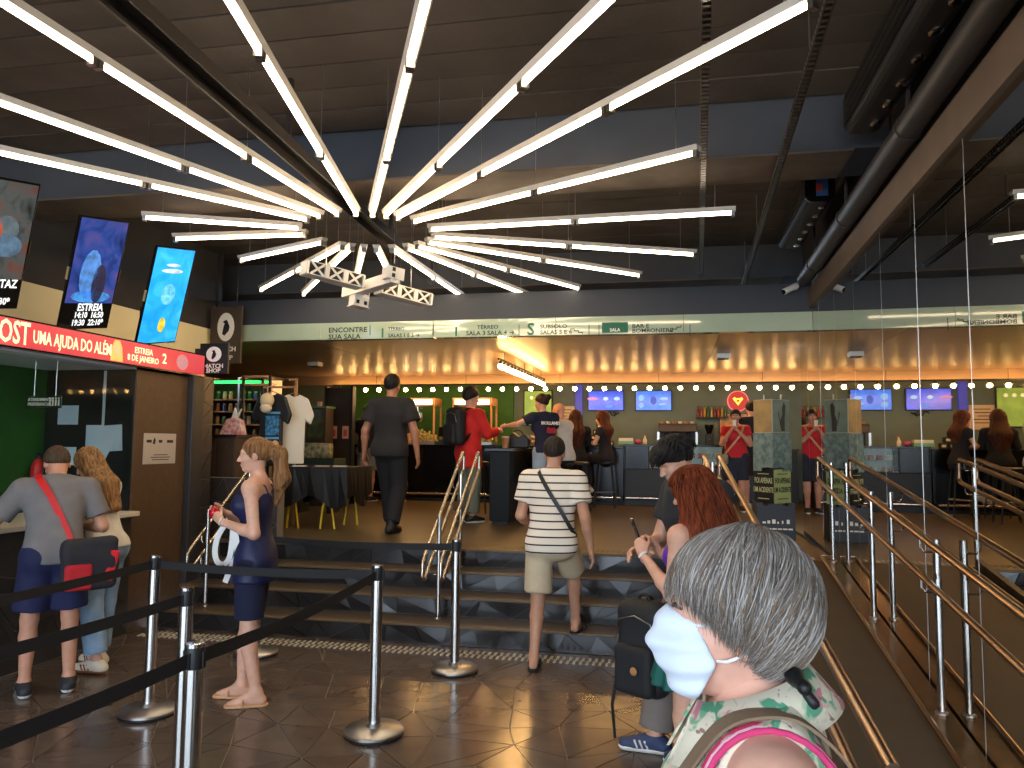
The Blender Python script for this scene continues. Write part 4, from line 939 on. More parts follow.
def facepanel(p, q, z0, z1, nm, m, off=.004):
    p = np.array((*p, 0.)); q = np.array((*q, 0.)); dd = (q-p)/np.linalg.norm(q-p); n_ = np.cross(dd, Z)
    o = p+n_*off; L_ = np.linalg.norm(q-p)
    MB().prism([(0.005, z0), (L_-.005, z0), (L_-.005, z1), (.005, z1)], o, dd, Z, .003).build(nm, m, tt); return o+n_*.005, dd, L_
for (p, q, mb, mi) in ((cA, cE, mat('poster_black', (28, 28, 26), .5), mat('poster_cream_ink', (196, 196, 150), .6)), (cE, cB, mat('poster_lime', (176, 190, 128), .5), mat('poster_dark_ink', (40, 48, 36), .6))):
    o, dd, L_ = facepanel(p, q, 1.05, 1.42, 'poster', mb)
    for s, z_, sz in (('FOI APENAS', 1.295, .085), ('UM ACIDENTE', 1.195, .08)): text(s, sz, o+dd*L_/2+Z*z_, dd, Z, mi, tt, ext=.001, sx=.56)
    bb = MB(); pp0 = o+dd*L_*.2; bb.bar(pp0+Z*1.10, pp0+dd*L_*.6+Z*1.10, .002, .01).bar(pp0+Z*1.37, pp0+dd*L_*.6+Z*1.37, .002, .008); bb.build('printed_marks', mi, tt)
teal = mat('collar_teal', (140, 158, 148), .2, rgb2=(98, 116, 116), vscale=16)
prismz([(tx-.205, ty+.0), (tx-.02, ty-.215), (tx+.205, ty), (tx, ty+.22)], 1.44, 1.82).build('collar', teal, tt)
prismz([(tx-.205, ty+.0), (tx-.13, ty-.10), (tx, ty+.22)], 1.40, 1.44).build('collar_tab', teal, tt)
prismz([(tx+.205, ty+.0), (tx, ty+.22), (tx+.1, ty-.12)], 1.40, 1.44).build('collar_tab', teal, tt)
b = MB()
for z_, w_ in ((1.58, .2), (1.545, .16)): b.box((tx-w_/2, ty-.19, z_-.008), (tx+w_/2, ty-.185, z_+.008))
prismz([cA, cE, cB, cF], 1.82, 2.19).build('upper_core', M['off_white'], tt)
facepanel(cA, cE, 1.825, 2.185, 'picture', mat('totem_tan', (196, 160, 104), .3, rgb2=(150, 128, 88), vscale=5))
facepanel(cE, cB, 1.825, 2.185, 'picture', mat('totem_grey', (140, 152, 138), .3, rgb2=(112, 128, 118), vscale=5))
o, dd, L_ = facepanel(cE, cB, 1.83, 1.831, 'edge', M['off_white'], .005)
MB().prism([(.14, 1.84), (.2, 1.84), (.2, 1.98), (.21, 2.05), (.22, 2.12), (.19, 2.16), (.16, 2.1), (.165, 2.02), (.12, 1.95), (.1, 2.05), (.09, 2.04), (.12, 1.92)], o+np.array((0, 0, 0)), dd, Z, .002).build('picture_shape', mat('totem_figure', (70, 66, 58), .5), tt)
for k in (-.08, .1): MB().cyl((tx+k, ty, 2.19), (tx+k, ty, 2.25), .008, n=8).build('top_pin', M['off_white'], tt)

# ---------------------------------------------------------------- queue stanchions and belts
def stanchion(x, y, label):
    t = thing('queue_stanchion', label, 'stanchion', (x, y, 0), group='queue stanchions')
    MB().lathe([(.165, 0), (.17, .006), (.17, .018)], (x, y, 0), 36).build('rubber_foot', M['black'], t)
    MB().lathe([(.172, .018), (.172, .03), (.16, .042), (.05, .052), (.04, .07)], (x, y, 0), 36).build('base', M['steel_rough'], t, smooth=True)
    MB().cyl((x, y, .06), (x, y, .88), .034, n=24).build('post', M['steel'], t, smooth=True)
    h = MB().lathe([(.0355, .872), (.0355, .935), (.032, .945), (.018, .95)], (x, y, 0), 24).build('head', M['black'], t, smooth=True)
    MB().lathe([(.034, .945), (.034, .958), (.01, .962)], (x, y, 0), 20).build('cap', M['steel'], h, smooth=True)
    for a in (0, 90, 180, 270):
        MB().box((x+.033*math.cos(R(a))-.008, y+.033*math.sin(R(a))-.008, .875), (x+.033*math.cos(R(a))+.008, y+.033*math.sin(R(a))+.008, .93)).build('clip', M['black'], h)
    return t
def belt(t, a, b, z0=.905, z1=.905, sag=.02):
    a = np.array(a, float); b = np.array(b, float); n = 12; bb = MB(); v = []
    d = (b-a)/np.linalg.norm(b-a); s = np.array((-d[1], d[0]))*.0012
    for i in range(n+1):
        k = i/n; p = a+(b-a)*k; z = z0+(z1-z0)*k-4*sag*k*(1-k)
        v += [(*(p-s), z-.025), (*(p+s), z-.025), (*(p+s), z+.025), (*(p-s), z+.025)]
    fs = []
    for i in range(n):
        o = i*4
        for k in range(4): fs.append((o+k, o+(k+1) % 4, o+4+(k+1) % 4, o+4+k))
    mesh_obj('belt', v, fs, M['belt'], t)
A_ = (-3.12, 4.33); D_ = (-1.65, 4.31); E_ = (-1.53, 5.6); F_ = (-3.17, 5.68)
B_ = tuple(at_z(187, 589, .95)[:2]); C_ = tuple(at_z(195, 645, .95)[:2])
sA = stanchion(*A_, 'steel queue stanchion nearest to the couple at the booth')
sB = stanchion(*B_, 'steel queue stanchion just behind the leftmost near one')
sC = stanchion(*C_, 'steel queue stanchion closest to the camera at the lower left')
sD = stanchion(*D_, 'steel queue stanchion in the middle of the lobby floor')
sE = stanchion(*E_, 'steel queue stanchion close to the foot of the stairs, left of the striped man')
sF = stanchion(*F_, 'steel queue stanchion hidden behind the woman in navy')
belt(sA, A_, D_); belt(sA, A_, at_z(-90, 619, .905)[:2], sag=.01); belt(sB, B_, at_z(-90, 677, .905)[:2], sag=.01); belt(sC, C_, at_z(-90, 774, .905)[:2], sag=.01); belt(sC, C_, D_, sag=.03); belt(sE, E_, F_)

# ---------------------------------------------------------------- handrails
def rail_thing(label, loc): return thing('handrail', label, 'handrail', loc)
def post(t, x, y, z, h, r=.019, nm='post'):
    MB().cyl((x, y, z), (x, y, z+h), r, n=14).build(nm, M['steel'], t, smooth=True)
    MB().lathe([(.032, 0), (.032, .01), (.022, .016)], (x, y, z), 14).build('base_plate', M['steel_rough'], t)
def bracket(t, p, q):
    p = np.array(p, float); q = np.array(q, float); m_ = np.array((q[0], q[1], p[2]))
    MB().tube([p, p+(m_-p)*.8, m_+(q-m_)*.3, q], .006, 6).build('bracket', M['steel'], t)
# ramp right rail, in front of the mirror
t = rail_thing('bronze double handrail along the ramp in front of the mirror', (1.36, 4.3, rz(4.3)))
def rx(y): return mx(y)-.062
for yy in (7.23, 5.73, 4.30, 2.85): post(t, rx(yy), yy, rz(yy)+.024, .86)
for h in (.90, .70):
    pts = [(rx(y)-.075, y, .66-.1126*(7.34-y)+h) for y in (7.42, 6, 4.5, 3, 1.9)]
    MB().tube(pts, .0175, 12).build('rail', M['brass_rail'], t, smooth=True)
    for yy in (7.23, 5.73, 4.30, 2.85):
        z_ = .66-.1126*(7.34-yy)+h; bracket(t, (rx(yy), yy, z_-.08), (rx(yy)-.075, yy, z_-.018))
MB().tube([(rx(7.42)-.075, 7.42, .669+.90), (rx(7.42)-.075, 7.46, .669+.87), (rx(7.42)-.075, 7.46, .669+.73), (rx(7.42)-.075, 7.42, .669+.70)], .0175, 12).build('end_loop', M['brass_rail'], t, smooth=True)
# ramp left rail
t = rail_thing('bronze double handrail between the stairs and the ramp, behind the two women', (.42, 5, rz(5)))
for yy in (7.3, 5.8, 4.3, 2.9): post(t, .42, yy, rz(yy)+.08 if yy < 7.29 else .66, .80 if yy < 7.29 else .86)
for h in (.90, .70):
    for sd in (-.07, .07):
        pts = [(.42+sd, y, .66-.1126*(7.34-y)+h) for y in (7.42, 6, 4.5, 3, 1.9)]
        MB().tube(pts, .0175, 12).build('rail', M['brass_rail'], t, smooth=True)
        for yy in (7.3, 5.8, 4.3, 2.9):
            z_ = .66-.1126*(7.34-yy)+h; bracket(t, (.42, yy, z_-.08), (.42+sd, yy, z_-.018))
for sd in (-.07, .07):
    MB().tube([(.42+sd, 7.42, .669+.90), (.42+sd, 7.46, .669+.87), (.42+sd, 7.46, .669+.73), (.42+sd, 7.42, .669+.70)], .0175, 12).build('end_loop', M['brass_rail'], t, smooth=True)
# stair rails
def sz(y): return max(0.0, .165+(y-6.31)*.5) if y > 6.31 else .0
def stair_rail(x, sides, label, y0=6.34, y1=7.55):
    t = rail_thing(label, (x, 6.9, .3))
    post(t, x, 6.5, .165, .88); post(t, x, 7.2, .495, .88); 
    for sd in sides:
        for h in (.86, .66):
            MB().tube([(x+sd, y0, sz(6.31)+h-.045-.1), (x+sd, y1, .66+h+.06)], .0165, 12).build('rail', M['rail_silver'], t, smooth=True)
            for yy, zb in ((6.5, .165), (7.2, .495)):
                zz = (sz(6.31)+h-.145)+(yy-y0)/(y1-y0)*(.66+h+.06-(sz(6.31)+h-.145)); bracket(t, (x, yy, zz-.09), (x+sd, yy, zz-.018))
        za = sz(6.31)+.86-.145
        MB().tube([(x+sd, y0, za), (x+sd, y0-.05, za-.05), (x+sd, y0-.05, za-.16), (x+sd, y0, za-.2)], .0165, 12).build('end_loop', M['rail_silver'], t, smooth=True)
        zb_ = .66+.86+.06
        MB().tube([(x+sd, y1, zb_), (x+sd, y1+.05, zb_-.03), (x+sd, y1+.05, zb_-.17), (x+sd, y1, zb_-.2)], .0165, 12).build('end_loop', M['rail_silver'], t, smooth=True)
stair_rail(-1.93, (-.08, .08), 'double steel and bronze handrail in the middle of the stairs')
stair_rail(-4.15, (-.06,), 'bronze looped handrail at the left side of the stairs')
# ---------------------------------------------------------------- people: smooth solids from distance fields
def nrm(v): v = np.array(v, float); return v/(np.linalg.norm(v)+1e-12)
def cone(a, b, ra, rb, k=.03, flat=None, cut=None): return dict(t='c', a=np.array(a, float), b=np.array(b, float), ra=ra, rb=rb, k=k, flat=flat, cut=cut)
def ell(c, r, Rm=None, k=.03, cut=None): return dict(t='e', c=np.array(c, float), r=np.array(r, float), R=np.eye(3) if Rm is None else np.array(Rm), k=k, cut=cut)
def rbox(c, h, rd, Rm=None, k=.02): return dict(t='b', c=np.array(c, float), h=np.array(h, float), rd=rd, R=np.eye(3) if Rm is None else np.array(Rm), k=k, cut=None)
def skirt(c, z0, z1, r0, r1, fl=1.2, nf=9, amp=.06): return dict(t='s', c=np.array(c, float), z0=z0, z1=z1, r0=r0, r1=r1, fl=fl, nf=nf, amp=amp, k=.015, cut=None)
def grow(p, o):
    q = dict(p)
    if p['t'] == 'c': q['ra'] = p['ra']+o; q['rb'] = p['rb']+o
    elif p['t'] == 'e': q['r'] = p['r']+o
    return q
def bounds(p):
    if p['t'] == 'c': r = max(p['ra'], p['rb']); return np.minimum(p['a'], p['b'])-r, np.maximum(p['a'], p['b'])+r
    if p['t'] == 'e': r = p['r'].max(); return p['c']-r, p['c']+r
    if p['t'] == 'b': r = np.linalg.norm(p['h']); return p['c']-r, p['c']+r
    if p['t'] == 's': r = max(p['r0'], p['r1'])*1.15; return np.array((p['c'][0]-r, p['c'][1]-r, p['z0'])), np.array((p['c'][0]+r, p['c'][1]+r, p['z1']))
def ev(p, P):
    if p['t'] == 'c':
        q = P-p['a'].astype(np.float32); ba = (p['b']-p['a']).astype(np.float32)
        if p['flat'] is not None:
            w_, s_ = p['flat']; w_ = nrm(w_).astype(np.float32); q = q+(s_-1)*(q@w_)[..., None]*w_; ba = ba+(s_-1)*(ba@w_)*w_
        h = np.clip((q@ba)/max(ba@ba, 1e-9), 0, 1)
        d = np.linalg.norm(q-h[..., None]*ba, axis=-1)-(p['ra']+(p['rb']-p['ra'])*h)
    elif p['t'] == 'e':
        q = (P-p['c'].astype(np.float32))@p['R'].astype(np.float32); r = p['r'].astype(np.float32)
        k0 = np.linalg.norm(q/r, axis=-1); k1 = np.linalg.norm(q/(r*r), axis=-1)+1e-6; d = k0*(k0-1)/k1
    elif p['t'] == 'b':
        q = np.abs((P-p['c'].astype(np.float32))@p['R'].astype(np.float32))-(p['h']-p['rd']).astype(np.float32)
        d = np.linalg.norm(np.maximum(q, 0), axis=-1)+np.minimum(q.max(-1), 0)-p['rd']
    elif p['t'] == 's':
        q = P-p['c'].astype(np.float32); x, y = q[..., 0], q[..., 1]*p['fl']; rho = np.sqrt(x*x+y*y); an = np.arctan2(y, x)
        t = np.clip((p['z1']-P[..., 2])/(p['z1']-p['z0']), 0, 1); r = (p['r1']+(p['r0']-p['r1'])*t)*(1+p['amp']*t*np.sin(p['nf']*an+1.3*np.sin(2*an)))
        d = np.maximum((rho-r)*.8, np.maximum(P[..., 2]-p['z1'], p['z0']-P[..., 2]))
    if p['cut'] is not None: d = np.maximum(d, (P-np.array(p['cut'][0], np.float32))@nrm(p['cut'][1]).astype(np.float32))
    return d
def field(prims, lo, hi, vox, subs=(), cuts=(), disp=None):
    n = np.ceil((hi-lo)/vox).astype(int)+1
    ax = [(lo[i]+vox*np.arange(n[i])).astype(np.float32) for i in range(3)]
    D = np.full(n, .2, np.float32); mg = .07
    def sub(p):
        a, b = bounds(p); i0 = np.clip(((a-mg-lo)/vox).astype(int), 0, n-1); i1 = np.clip(((b+mg-lo)/vox).astype(int)+2, 1, n)
        if np.any(i1 <= i0): return None, None
        sl = tuple(slice(i0[i], i1[i]) for i in range(3))
        P = np.stack(np.meshgrid(*(ax[i][sl[i]] for i in range(3)), indexing='ij'), -1); return sl, P
    for p in prims:
        sl, P = sub(p)
        if sl is None: continue
        d = ev(p, P); o = D[sl]; k = p['k']; h = np.maximum(k-np.abs(o-d), 0)/k; D[sl] = np.minimum(o, d)-h*h*k*.25
    for p in subs:
        sl, P = sub(p)
        if sl is None: continue
        d = -ev(p, P); o = D[sl]; k = p['k']; h = np.maximum(k-np.abs(o-d), 0)/k; D[sl] = np.maximum(o, d)+h*h*k*.25
    if cuts or disp:
        P = np.stack(np.meshgrid(*ax, indexing='ij'), -1)
        if disp: D = D+disp(P).astype(np.float32)
        for c in cuts: D = np.maximum(D, (P-np.array(c[0], np.float32))@nrm(c[1]).astype(np.float32))
    return D
def nets(D, lo, vox):
    ins = D < 0; nx, ny, nz = D.shape
    c = np.zeros((nx-1, ny-1, nz-1), np.int8)
    for i in (0, 1):
        for j in (0, 1):
            for k in (0, 1): c += ins[i:nx-1+i, j:ny-1+j, k:nz-1+k]
    act = (c > 0) & (c < 8); I = np.argwhere(act)
    if len(I) == 0: return np.zeros((0, 3)), np.zeros((0, 4), int)
    idx = -np.ones(act.shape, np.int64); idx[act] = np.arange(len(I))
    acc = np.zeros((len(I), 3)); cnt = np.zeros(len(I))
    cor = [(i, j, k) for i in (0, 1) for j in (0, 1) for k in (0, 1)]
    for a in cor:
        for b in cor:
            if sum(abs(np.array(a)-np.array(b))) != 1 or a > b: continue
            va = D[I[:, 0]+a[0], I[:, 1]+a[1], I[:, 2]+a[2]]; vb = D[I[:, 0]+b[0], I[:, 1]+b[1], I[:, 2]+b[2]]
            m = (va < 0) != (vb < 0); t = np.where(m, va/(va-vb+1e-12), 0)
            acc += np.where(m[:, None], np.array(a)+t[:, None]*(np.array(b)-np.array(a)), 0); cnt += m
    V = lo+vox*(I+acc/cnt[:, None])
    Q = []
    for d in range(3):
        e = [0, 0, 0]; e[d] = 1
        A = ins[:nx-e[0], :ny-e[1], :nz-e[2]]; B = ins[e[0]:, e[1]:, e[2]:]
        W = np.argwhere(A != B); u, v = [(1, 2), (2, 0), (0, 1)][d]
        ok = np.all(W[:, [u, v]] > 0, 1) & (W[:, u] < D.shape[u]-1) & (W[:, v] < D.shape[v]-1); W = W[ok]
        eu = np.zeros(3, int); eu[u] = 1; ev_ = np.zeros(3, int); ev_[v] = 1
        g = lambda T: idx[T[:, 0], T[:, 1], T[:, 2]]
        q = np.stack([g(W-eu-ev_), g(W-ev_), g(W), g(W-eu)], 1)
        fl = ~A[W[:, 0], W[:, 1], W[:, 2]]; q[fl] = q[fl][:, ::-1]; Q.append(q)
    Q = np.concatenate(Q); Q = Q[(Q >= 0).all(1)]
    return V, Q
def solid(prims, vox, subs=(), cuts=(), disp=None, pad=.03, clip=None):
    bs = [bounds(p) for p in prims]; lo = np.min([b[0] for b in bs], 0)-pad; hi = np.max([b[1] for b in bs], 0)+pad
    if clip is not None: lo = np.maximum(lo, clip[0]); hi = np.minimum(hi, clip[1])
    return nets(field(prims, lo, hi, vox, subs, cuts, disp), lo, vox)
def join(parts):
    V = []; Fq = []; n = 0
    for v, f in parts:
        if len(v): V.append(v); Fq.append(f+n); n += len(v)
    return np.concatenate(V), np.concatenate(Fq)
def rot3(yaw=0, pitch=0, roll=0):
    """yaw to the person's left +, pitch chin up +, roll"""
    cy_, sy_ = math.cos(R(yaw)), math.sin(R(yaw)); cp_, sp_ = math.cos(R(pitch)), math.sin(R(pitch)); cr, sr = math.cos(R(roll)), math.sin(R(roll))
    Rz = np.array([[cy_, -sy_, 0], [sy_, cy_, 0], [0, 0, 1]]); Rx = np.array([[1, 0, 0], [0, cp_, -sp_], [0, sp_, cp_]]); Ry = np.array([[cr, 0, sr], [0, 1, 0], [-sr, 0, cr]])
    return Rz@Rx@Ry
JD = dict(pelvis=(0, 0, .96), waist=(0, 0, 1.10), chest=(0, .0, 1.30), neck=(0, -.01, 1.47), head=(0, .025, 1.635), shL=(-.185, 0, 1.42), shR=(.185, 0, 1.42), elL=(-.235, -.02, 1.12), elR=(.235, -.02, 1.12), wrL=(-.245, .05, .87), wrR=(.245, .05, .87),
          hipL=(-.09, 0, .92), hipR=(.09, 0, .92), knL=(-.095, .02, .50), knR=(.095, .02, .50), anL=(-.095, -.02, .09), anR=(.095, -.02, .09))
def hand_prims(w, d, th, n, s, curl=.35):
    """w wrist, d along the hand, th toward the thumb, n palm normal (towards the palm side)"""
    d, th, n = nrm(d), nrm(th), nrm(n); w = np.array(w); L = [cone(w-d*.03*s, w+d*.02*s, .026*s, .025*s, .015*s), cone(w+d*.03*s, w+d*.075*s, .034*s, .036*s, .02*s, flat=(n, 2.1))]
    for k, (o, ln, r) in enumerate(((.028, .068, .0088), (.0095, .076, .009), (-.0095, .070, .0086), (-.027, .055, .0078))):
        a = w+(d*.085+th*o)*s; c1, c2 = curl, curl*2.0
        b = a+(d*math.cos(c1)+n*math.sin(c1)+th*o*.6)*ln*.52*s; c = b+(d*math.cos(c2)+n*math.sin(c2))*ln*.5*s
        L += [cone(a-d*.015*s, b, r*s, r*.95*s, .006*s), cone(b, c, r*.95*s, r*.8*s, .004*s)]
    a = w+(d*.02+th*.022)*s; b = w+(d*.055+th*.05+n*.012)*s; c = b+(d*.035+th*.006+n*.012*(1+curl))*s
    return L+[cone(a, b, .015*s, .0105*s, .012*s), cone(b, c, .0105*s, .0085*s, .005*s)]
def head_prims(hc, Rh, s, fem):
    T = lambda p: hc+Rh@(np.array(p)*s)
    j = .94 if fem else 1.0
    P = [ell(T((0, -.015, .028)), np.array((.075, .094, .088))*s, Rh, .02), ell(T((0, .02, -.035)), np.array((.058*j, .068, .076))*s, Rh, .03*s), ell(T((0, .058, -.088)), np.array((.027*j, .025, .022))*s, Rh, .025*s),
         ell(T((.036, .052, -.028)), np.array((.026, .028, .026))*s, Rh, .02*s), ell(T((-.036, .052, -.028)), np.array((.026, .028, .026))*s, Rh, .02*s), ell(T((0, .070, .024)), np.array((.052, .02, .018))*s, Rh, .02*s),
         cone(T((0, .084, .008)), T((0, .106, -.028)), .0085*s, .0125*s, .012*s), ell(T((.011, .094, -.032)), np.array((.008, .009, .007))*s, Rh, .006*s), ell(T((-.011, .094, -.032)), np.array((.008, .009, .007))*s, Rh, .006*s),
         ell(T((0, .085, -.055)), np.array((.022, .010, .006))*s, Rh, .006*s), ell(T((0, .083, -.067)), np.array((.019, .010, .007))*s, Rh, .006*s),
         ell(T((.077, -.012, -.012)), np.array((.009, .019, .032))*s, Rh@rot3(-18, 0, 0), .008*s), ell(T((-.077, -.012, -.012)), np.array((.009, .019, .032))*s, Rh@rot3(18, 0, 0), .008*s)]
    sub = [ell(T((.031, .092, .006)), np.array((.017, .016, .010))*s, Rh, .012*s), ell(T((-.031, .092, .006)), np.array((.017, .016, .010))*s, Rh, .012*s)]
    return P, sub
SK = {}
def skin(c):
    if c not in SK: SK[c] = mat('skin', c, .5, var=.06, vscale=30, sss=.12, bump=.02, bscale=300)
    return SK[c]
def cloth(c, rough=.85, **k): return mat('fabric', c, rough, var=k.pop('var', .06), vscale=k.pop('vscale', 12), bump=k.pop('bump', .25), bscale=k.pop('bscale', 26), **k)
def hairmat(c, c2=None):
    m = mat('hair', c, .62, rgb2=c2 or tuple(min(255, int(x*1.3)+4) for x in c), vscale=34, spec=.22, bump=.3, bscale=110)
    nt = m.node_tree; tc = [n for n in nt.nodes if n.type == 'TEX_COORD'][0]; mp = nt.nodes.new('ShaderNodeMapping'); mp.inputs['Scale'].default_value = (2.2, 2.2, .16)
    nt.links.new(tc.outputs['Object'], mp.inputs[0])
    for n in nt.nodes:
        if n.type == 'TEX_NOISE': nt.links.new(mp.outputs[0], n.inputs['Vector'])
    return m
def person(label, loc, rot, h=1.75, fem=False, pose=None, head=(0, 0, 0), skinc=(196, 148, 122), vox=.012, build=1.0, top=None, bottom=None, shoes=None, hair=None, hands=('relax', 'relax'), eyes=False, handdir=None, curl=(.35, .35), headvox=None, group=None):
    J = {k: np.array(v, float) for k, v in JD.items()}
    if fem:
        for k in ('shL', 'shR'): J[k][0] *= .88
        for k in ('elL', 'elR', 'wrL', 'wrR'): J[k][0] *= .93
    J.update({k: np.array(v, float) for k, v in (pose or {}).items()})
    s = h/1.75
    for k in J: J[k] = J[k]*s
    root = thing('person', label, 'person', loc, R(rot), group); Sx = skin(skinc)
    lat = nrm(J['shR']-J['shL']); upv = nrm(J['neck']-J['pelvis']); fw = nrm(np.cross(upv, lat)); hl = nrm(J['hipR']-J['hipL']); hf = nrm(np.cross((0, 0, 1), hl))
    bd = build*s
    if fem: rp, rw, rc, ra = .160*bd, .118*bd, .130*bd, .9
    else: rp, rw, rc, ra = .152*bd, .140*bd, .160*bd, 1.0
    torso = [cone(J['pelvis'], J['waist'], rp, rw, .05, (hf, 1.42)), cone(J['waist'], J['chest'], rw, rc, .05, (fw, 1.42)), cone(J['shL'], J['shR'], .055*s, .055*s, .07), cone(J['chest'], J['chest']+upv*.07*s, rc, rc*.8, .06, (fw, 1.5)),
             cone(J['neck']-upv*.02*s, J['shL']*.8+J['neck']*.2, .055*s, .042*s, .04), cone(J['neck']-upv*.02*s, J['shR']*.8+J['neck']*.2, .055*s, .042*s, .04)]
    if fem:
        for sg in (-1, 1): torso.append(ell(J['chest']+lat*sg*.065*s+fw*.085*s+upv*.0, np.array((.062, .055, .065))*bd, None, .04))
    glute = [ell(J['hip'+q]-hf*.05*s-np.array((0, 0, .0)), np.array((.085, .075, .09) if not fem else (.082, .058, .085))*bd, None, .05) for q in 'LR']
    legs = {}; arms = {}
    for q in 'LR':
        kn, an, hp = J['kn'+q], J['an'+q], J['hip'+q]
        cb = kn+(an-kn)*.28-nrm(np.cross(lat, an-kn))*-.012*s
        legs[q] = [cone(hp, kn, .082*bd, .055*bd, .04), cone(kn, cb, .053*bd, .053*bd, .02), cone(cb, an, .053*bd, .034*s, .02)]
        arms[q] = [cone(J['sh'+q], J['el'+q], .052*bd*ra, .041*bd*ra, .03), cone(J['el'+q], J['el'+q]*.7+J['wr'+q]*.3, .041*bd*ra, .040*bd*ra, .02), cone(J['el'+q]*.7+J['wr'+q]*.3, J['wr'+q], .040*bd*ra, .026*s*ra, .02)]
    hc = J['head']; Rh = rot3(*head); hp, hsub = head_prims(hc, Rh, s, fem)
    T = lambda p: hc+Rh@(np.array(p)*s)
    neck = [cone(J['neck']-upv*.03*s, T((0, -.02, -.06)), .054*s*(.88 if fem else 1.05), .050*s*(.88 if fem else 1.05), .03)]
    feet = {}
    for q in 'LR':
        an = J['an'+q]; fdir = pose.get('ft'+q) if pose else None
        fdir = nrm(fdir) if fdir is not None else nrm((0.12 if q == 'R' else -.12, 1, 0))
        fup = nrm(np.cross(np.cross(fdir, (0, 0, 1)), fdir)); feet[q] = (an, fdir, fup)
    # body -----------------------------------------------------------------
    body = torso+glute+sum(legs.values(), [])+sum(arms.values(), [])+neck
    for q in 'LR':
        an, fd, fu = feet[q]; heel = an-fd*.035*s-fu*.05*s; ball_ = an+fd*.12*s-fu*.062*s
        body += [cone(an, heel, .034*s, .030*s, .02), cone(an, ball_, .036*s, .026*s, .03, (fu, 1.15)), cone(ball_, ball_+fd*.045*s-fu*.004*s, .027*s, .019*s, .02, (fu, 1.3)), cone(heel, ball_, .03*s, .028*s, .02, (fu, 1.2))]
    parts = [solid(body, vox)]
    hv = headvox or min(vox, .0075)
    parts.append(solid(hp+neck, hv, hsub, cuts=[(J['neck']-upv*.0, -upv)]))
    for i, q in enumerate('LR'):
        if hands[i] is None: continue
        w = J['wr'+q]; d = nrm(w-J['el'+q]); sg = -1 if q == 'L' else 1
        if handdir and handdir.get(q): d, th, n = [np.array(x, float) for x in handdir[q]]
        else:
            th = nrm(np.array((0, 1, 0))-d*d[1]) if abs(d[1]) < .9 else nrm(np.array((-sg*.6, 0, 1.)))
            n = np.cross(d, th)*(-1 if q == 'R' else 1); n = n if n[0]*-sg > -.01 else -n
        parts.append(solid(hand_prims(w, d, th, n, s*(.92 if fem else 1.0), curl[i]), .0045))
    V, Q = join(parts); b = mesh_obj('body', V, Q, Sx, root, True, local=True, pivot=(0, 0, 0))
    # clothes --------------------------------------------------------------
    if top:
        o = top.get('off', .014)*s; P = [grow(p, o) for p in torso]
        tp = [p for p in P]
        if top.get('straps'): tp = [P[0], P[1], P[3]]+P[6:]
        for q in 'LR':
            f = top.get('sleeve', .5)
            if f <= 0: continue
            a, e, w = J['sh'+q], J['el'+q], J['wr'+q]; rs = .051*bd*ra+o
            if f <= 1: end = a+(e-a)*f; tp.append(cone(a, end+(e-a)*.15, rs+.004, rs+top.get('flare', .006), .03, cut=(end, e-a)))
            else: end = e+(w-e)*(f-1); tp += [cone(a, e, rs, .037*bd+o+.004, .03), cone(e, end+(w-e)*.1, .037*bd+o+.004, .027*bd+o+.004, .02, cut=(end, w-e))]
        if top.get('hem') is not None and top['hem'] < .9:
            tp.append(cone(J['pelvis'], (J['pelvis'][0], J['pelvis'][1], top['hem']*s-.1), rp+o+.008, rp+o+top.get('hemflare', .015), .04, (hf, 1.28)))
            tp += [grow(g, o) for g in glute]
        else: tp += [grow(g, o) for g in glute]
        cuts = [((J['pelvis'][0], J['pelvis'][1], top.get('hem', .86)*s), (0, 0, -1))]
        if top.get('straps'): cuts.append((J['chest']+upv*.085*s-fw*.02*s, upv+fw*.0))
        else: cuts.append((J['neck']+upv*.012*s+fw*.02, upv*1.0+fw*.35))
        if top.get('armhole'):
            for sg in (-1, 1): cuts.append((J['chest']*.0+(J['shL']+J['shR'])/2+lat*sg*top['armhole']*s, lat*sg+upv*.18))
        V, Q = solid(tp, top.get('vox', vox), cuts=cuts, disp=top.get('disp')); tob = mesh_obj(top.get('name', 't_shirt'), V, Q, top['m'], root, True, local=True, pivot=(0, 0, 0))
        if top.get('straps'):
            for sg in (-1, 1):
                c_ = J['chest']; pts = [c_+lat*sg*.085*s+fw*.105*s+upv*.075*s, c_+lat*sg*.095*s+fw*.06*s+upv*.15*s, c_+lat*sg*.095*s+upv*.185*s, c_+lat*sg*.085*s-fw*.075*s+upv*.13*s, c_+lat*sg*.075*s-fw*.10*s+upv*.07*s]
                MB().tube(pts, .005*s, 6).build('shoulder_strap', top['m'], tob, local=False) if False else mesh_strap(root, tob, pts, top['m'])
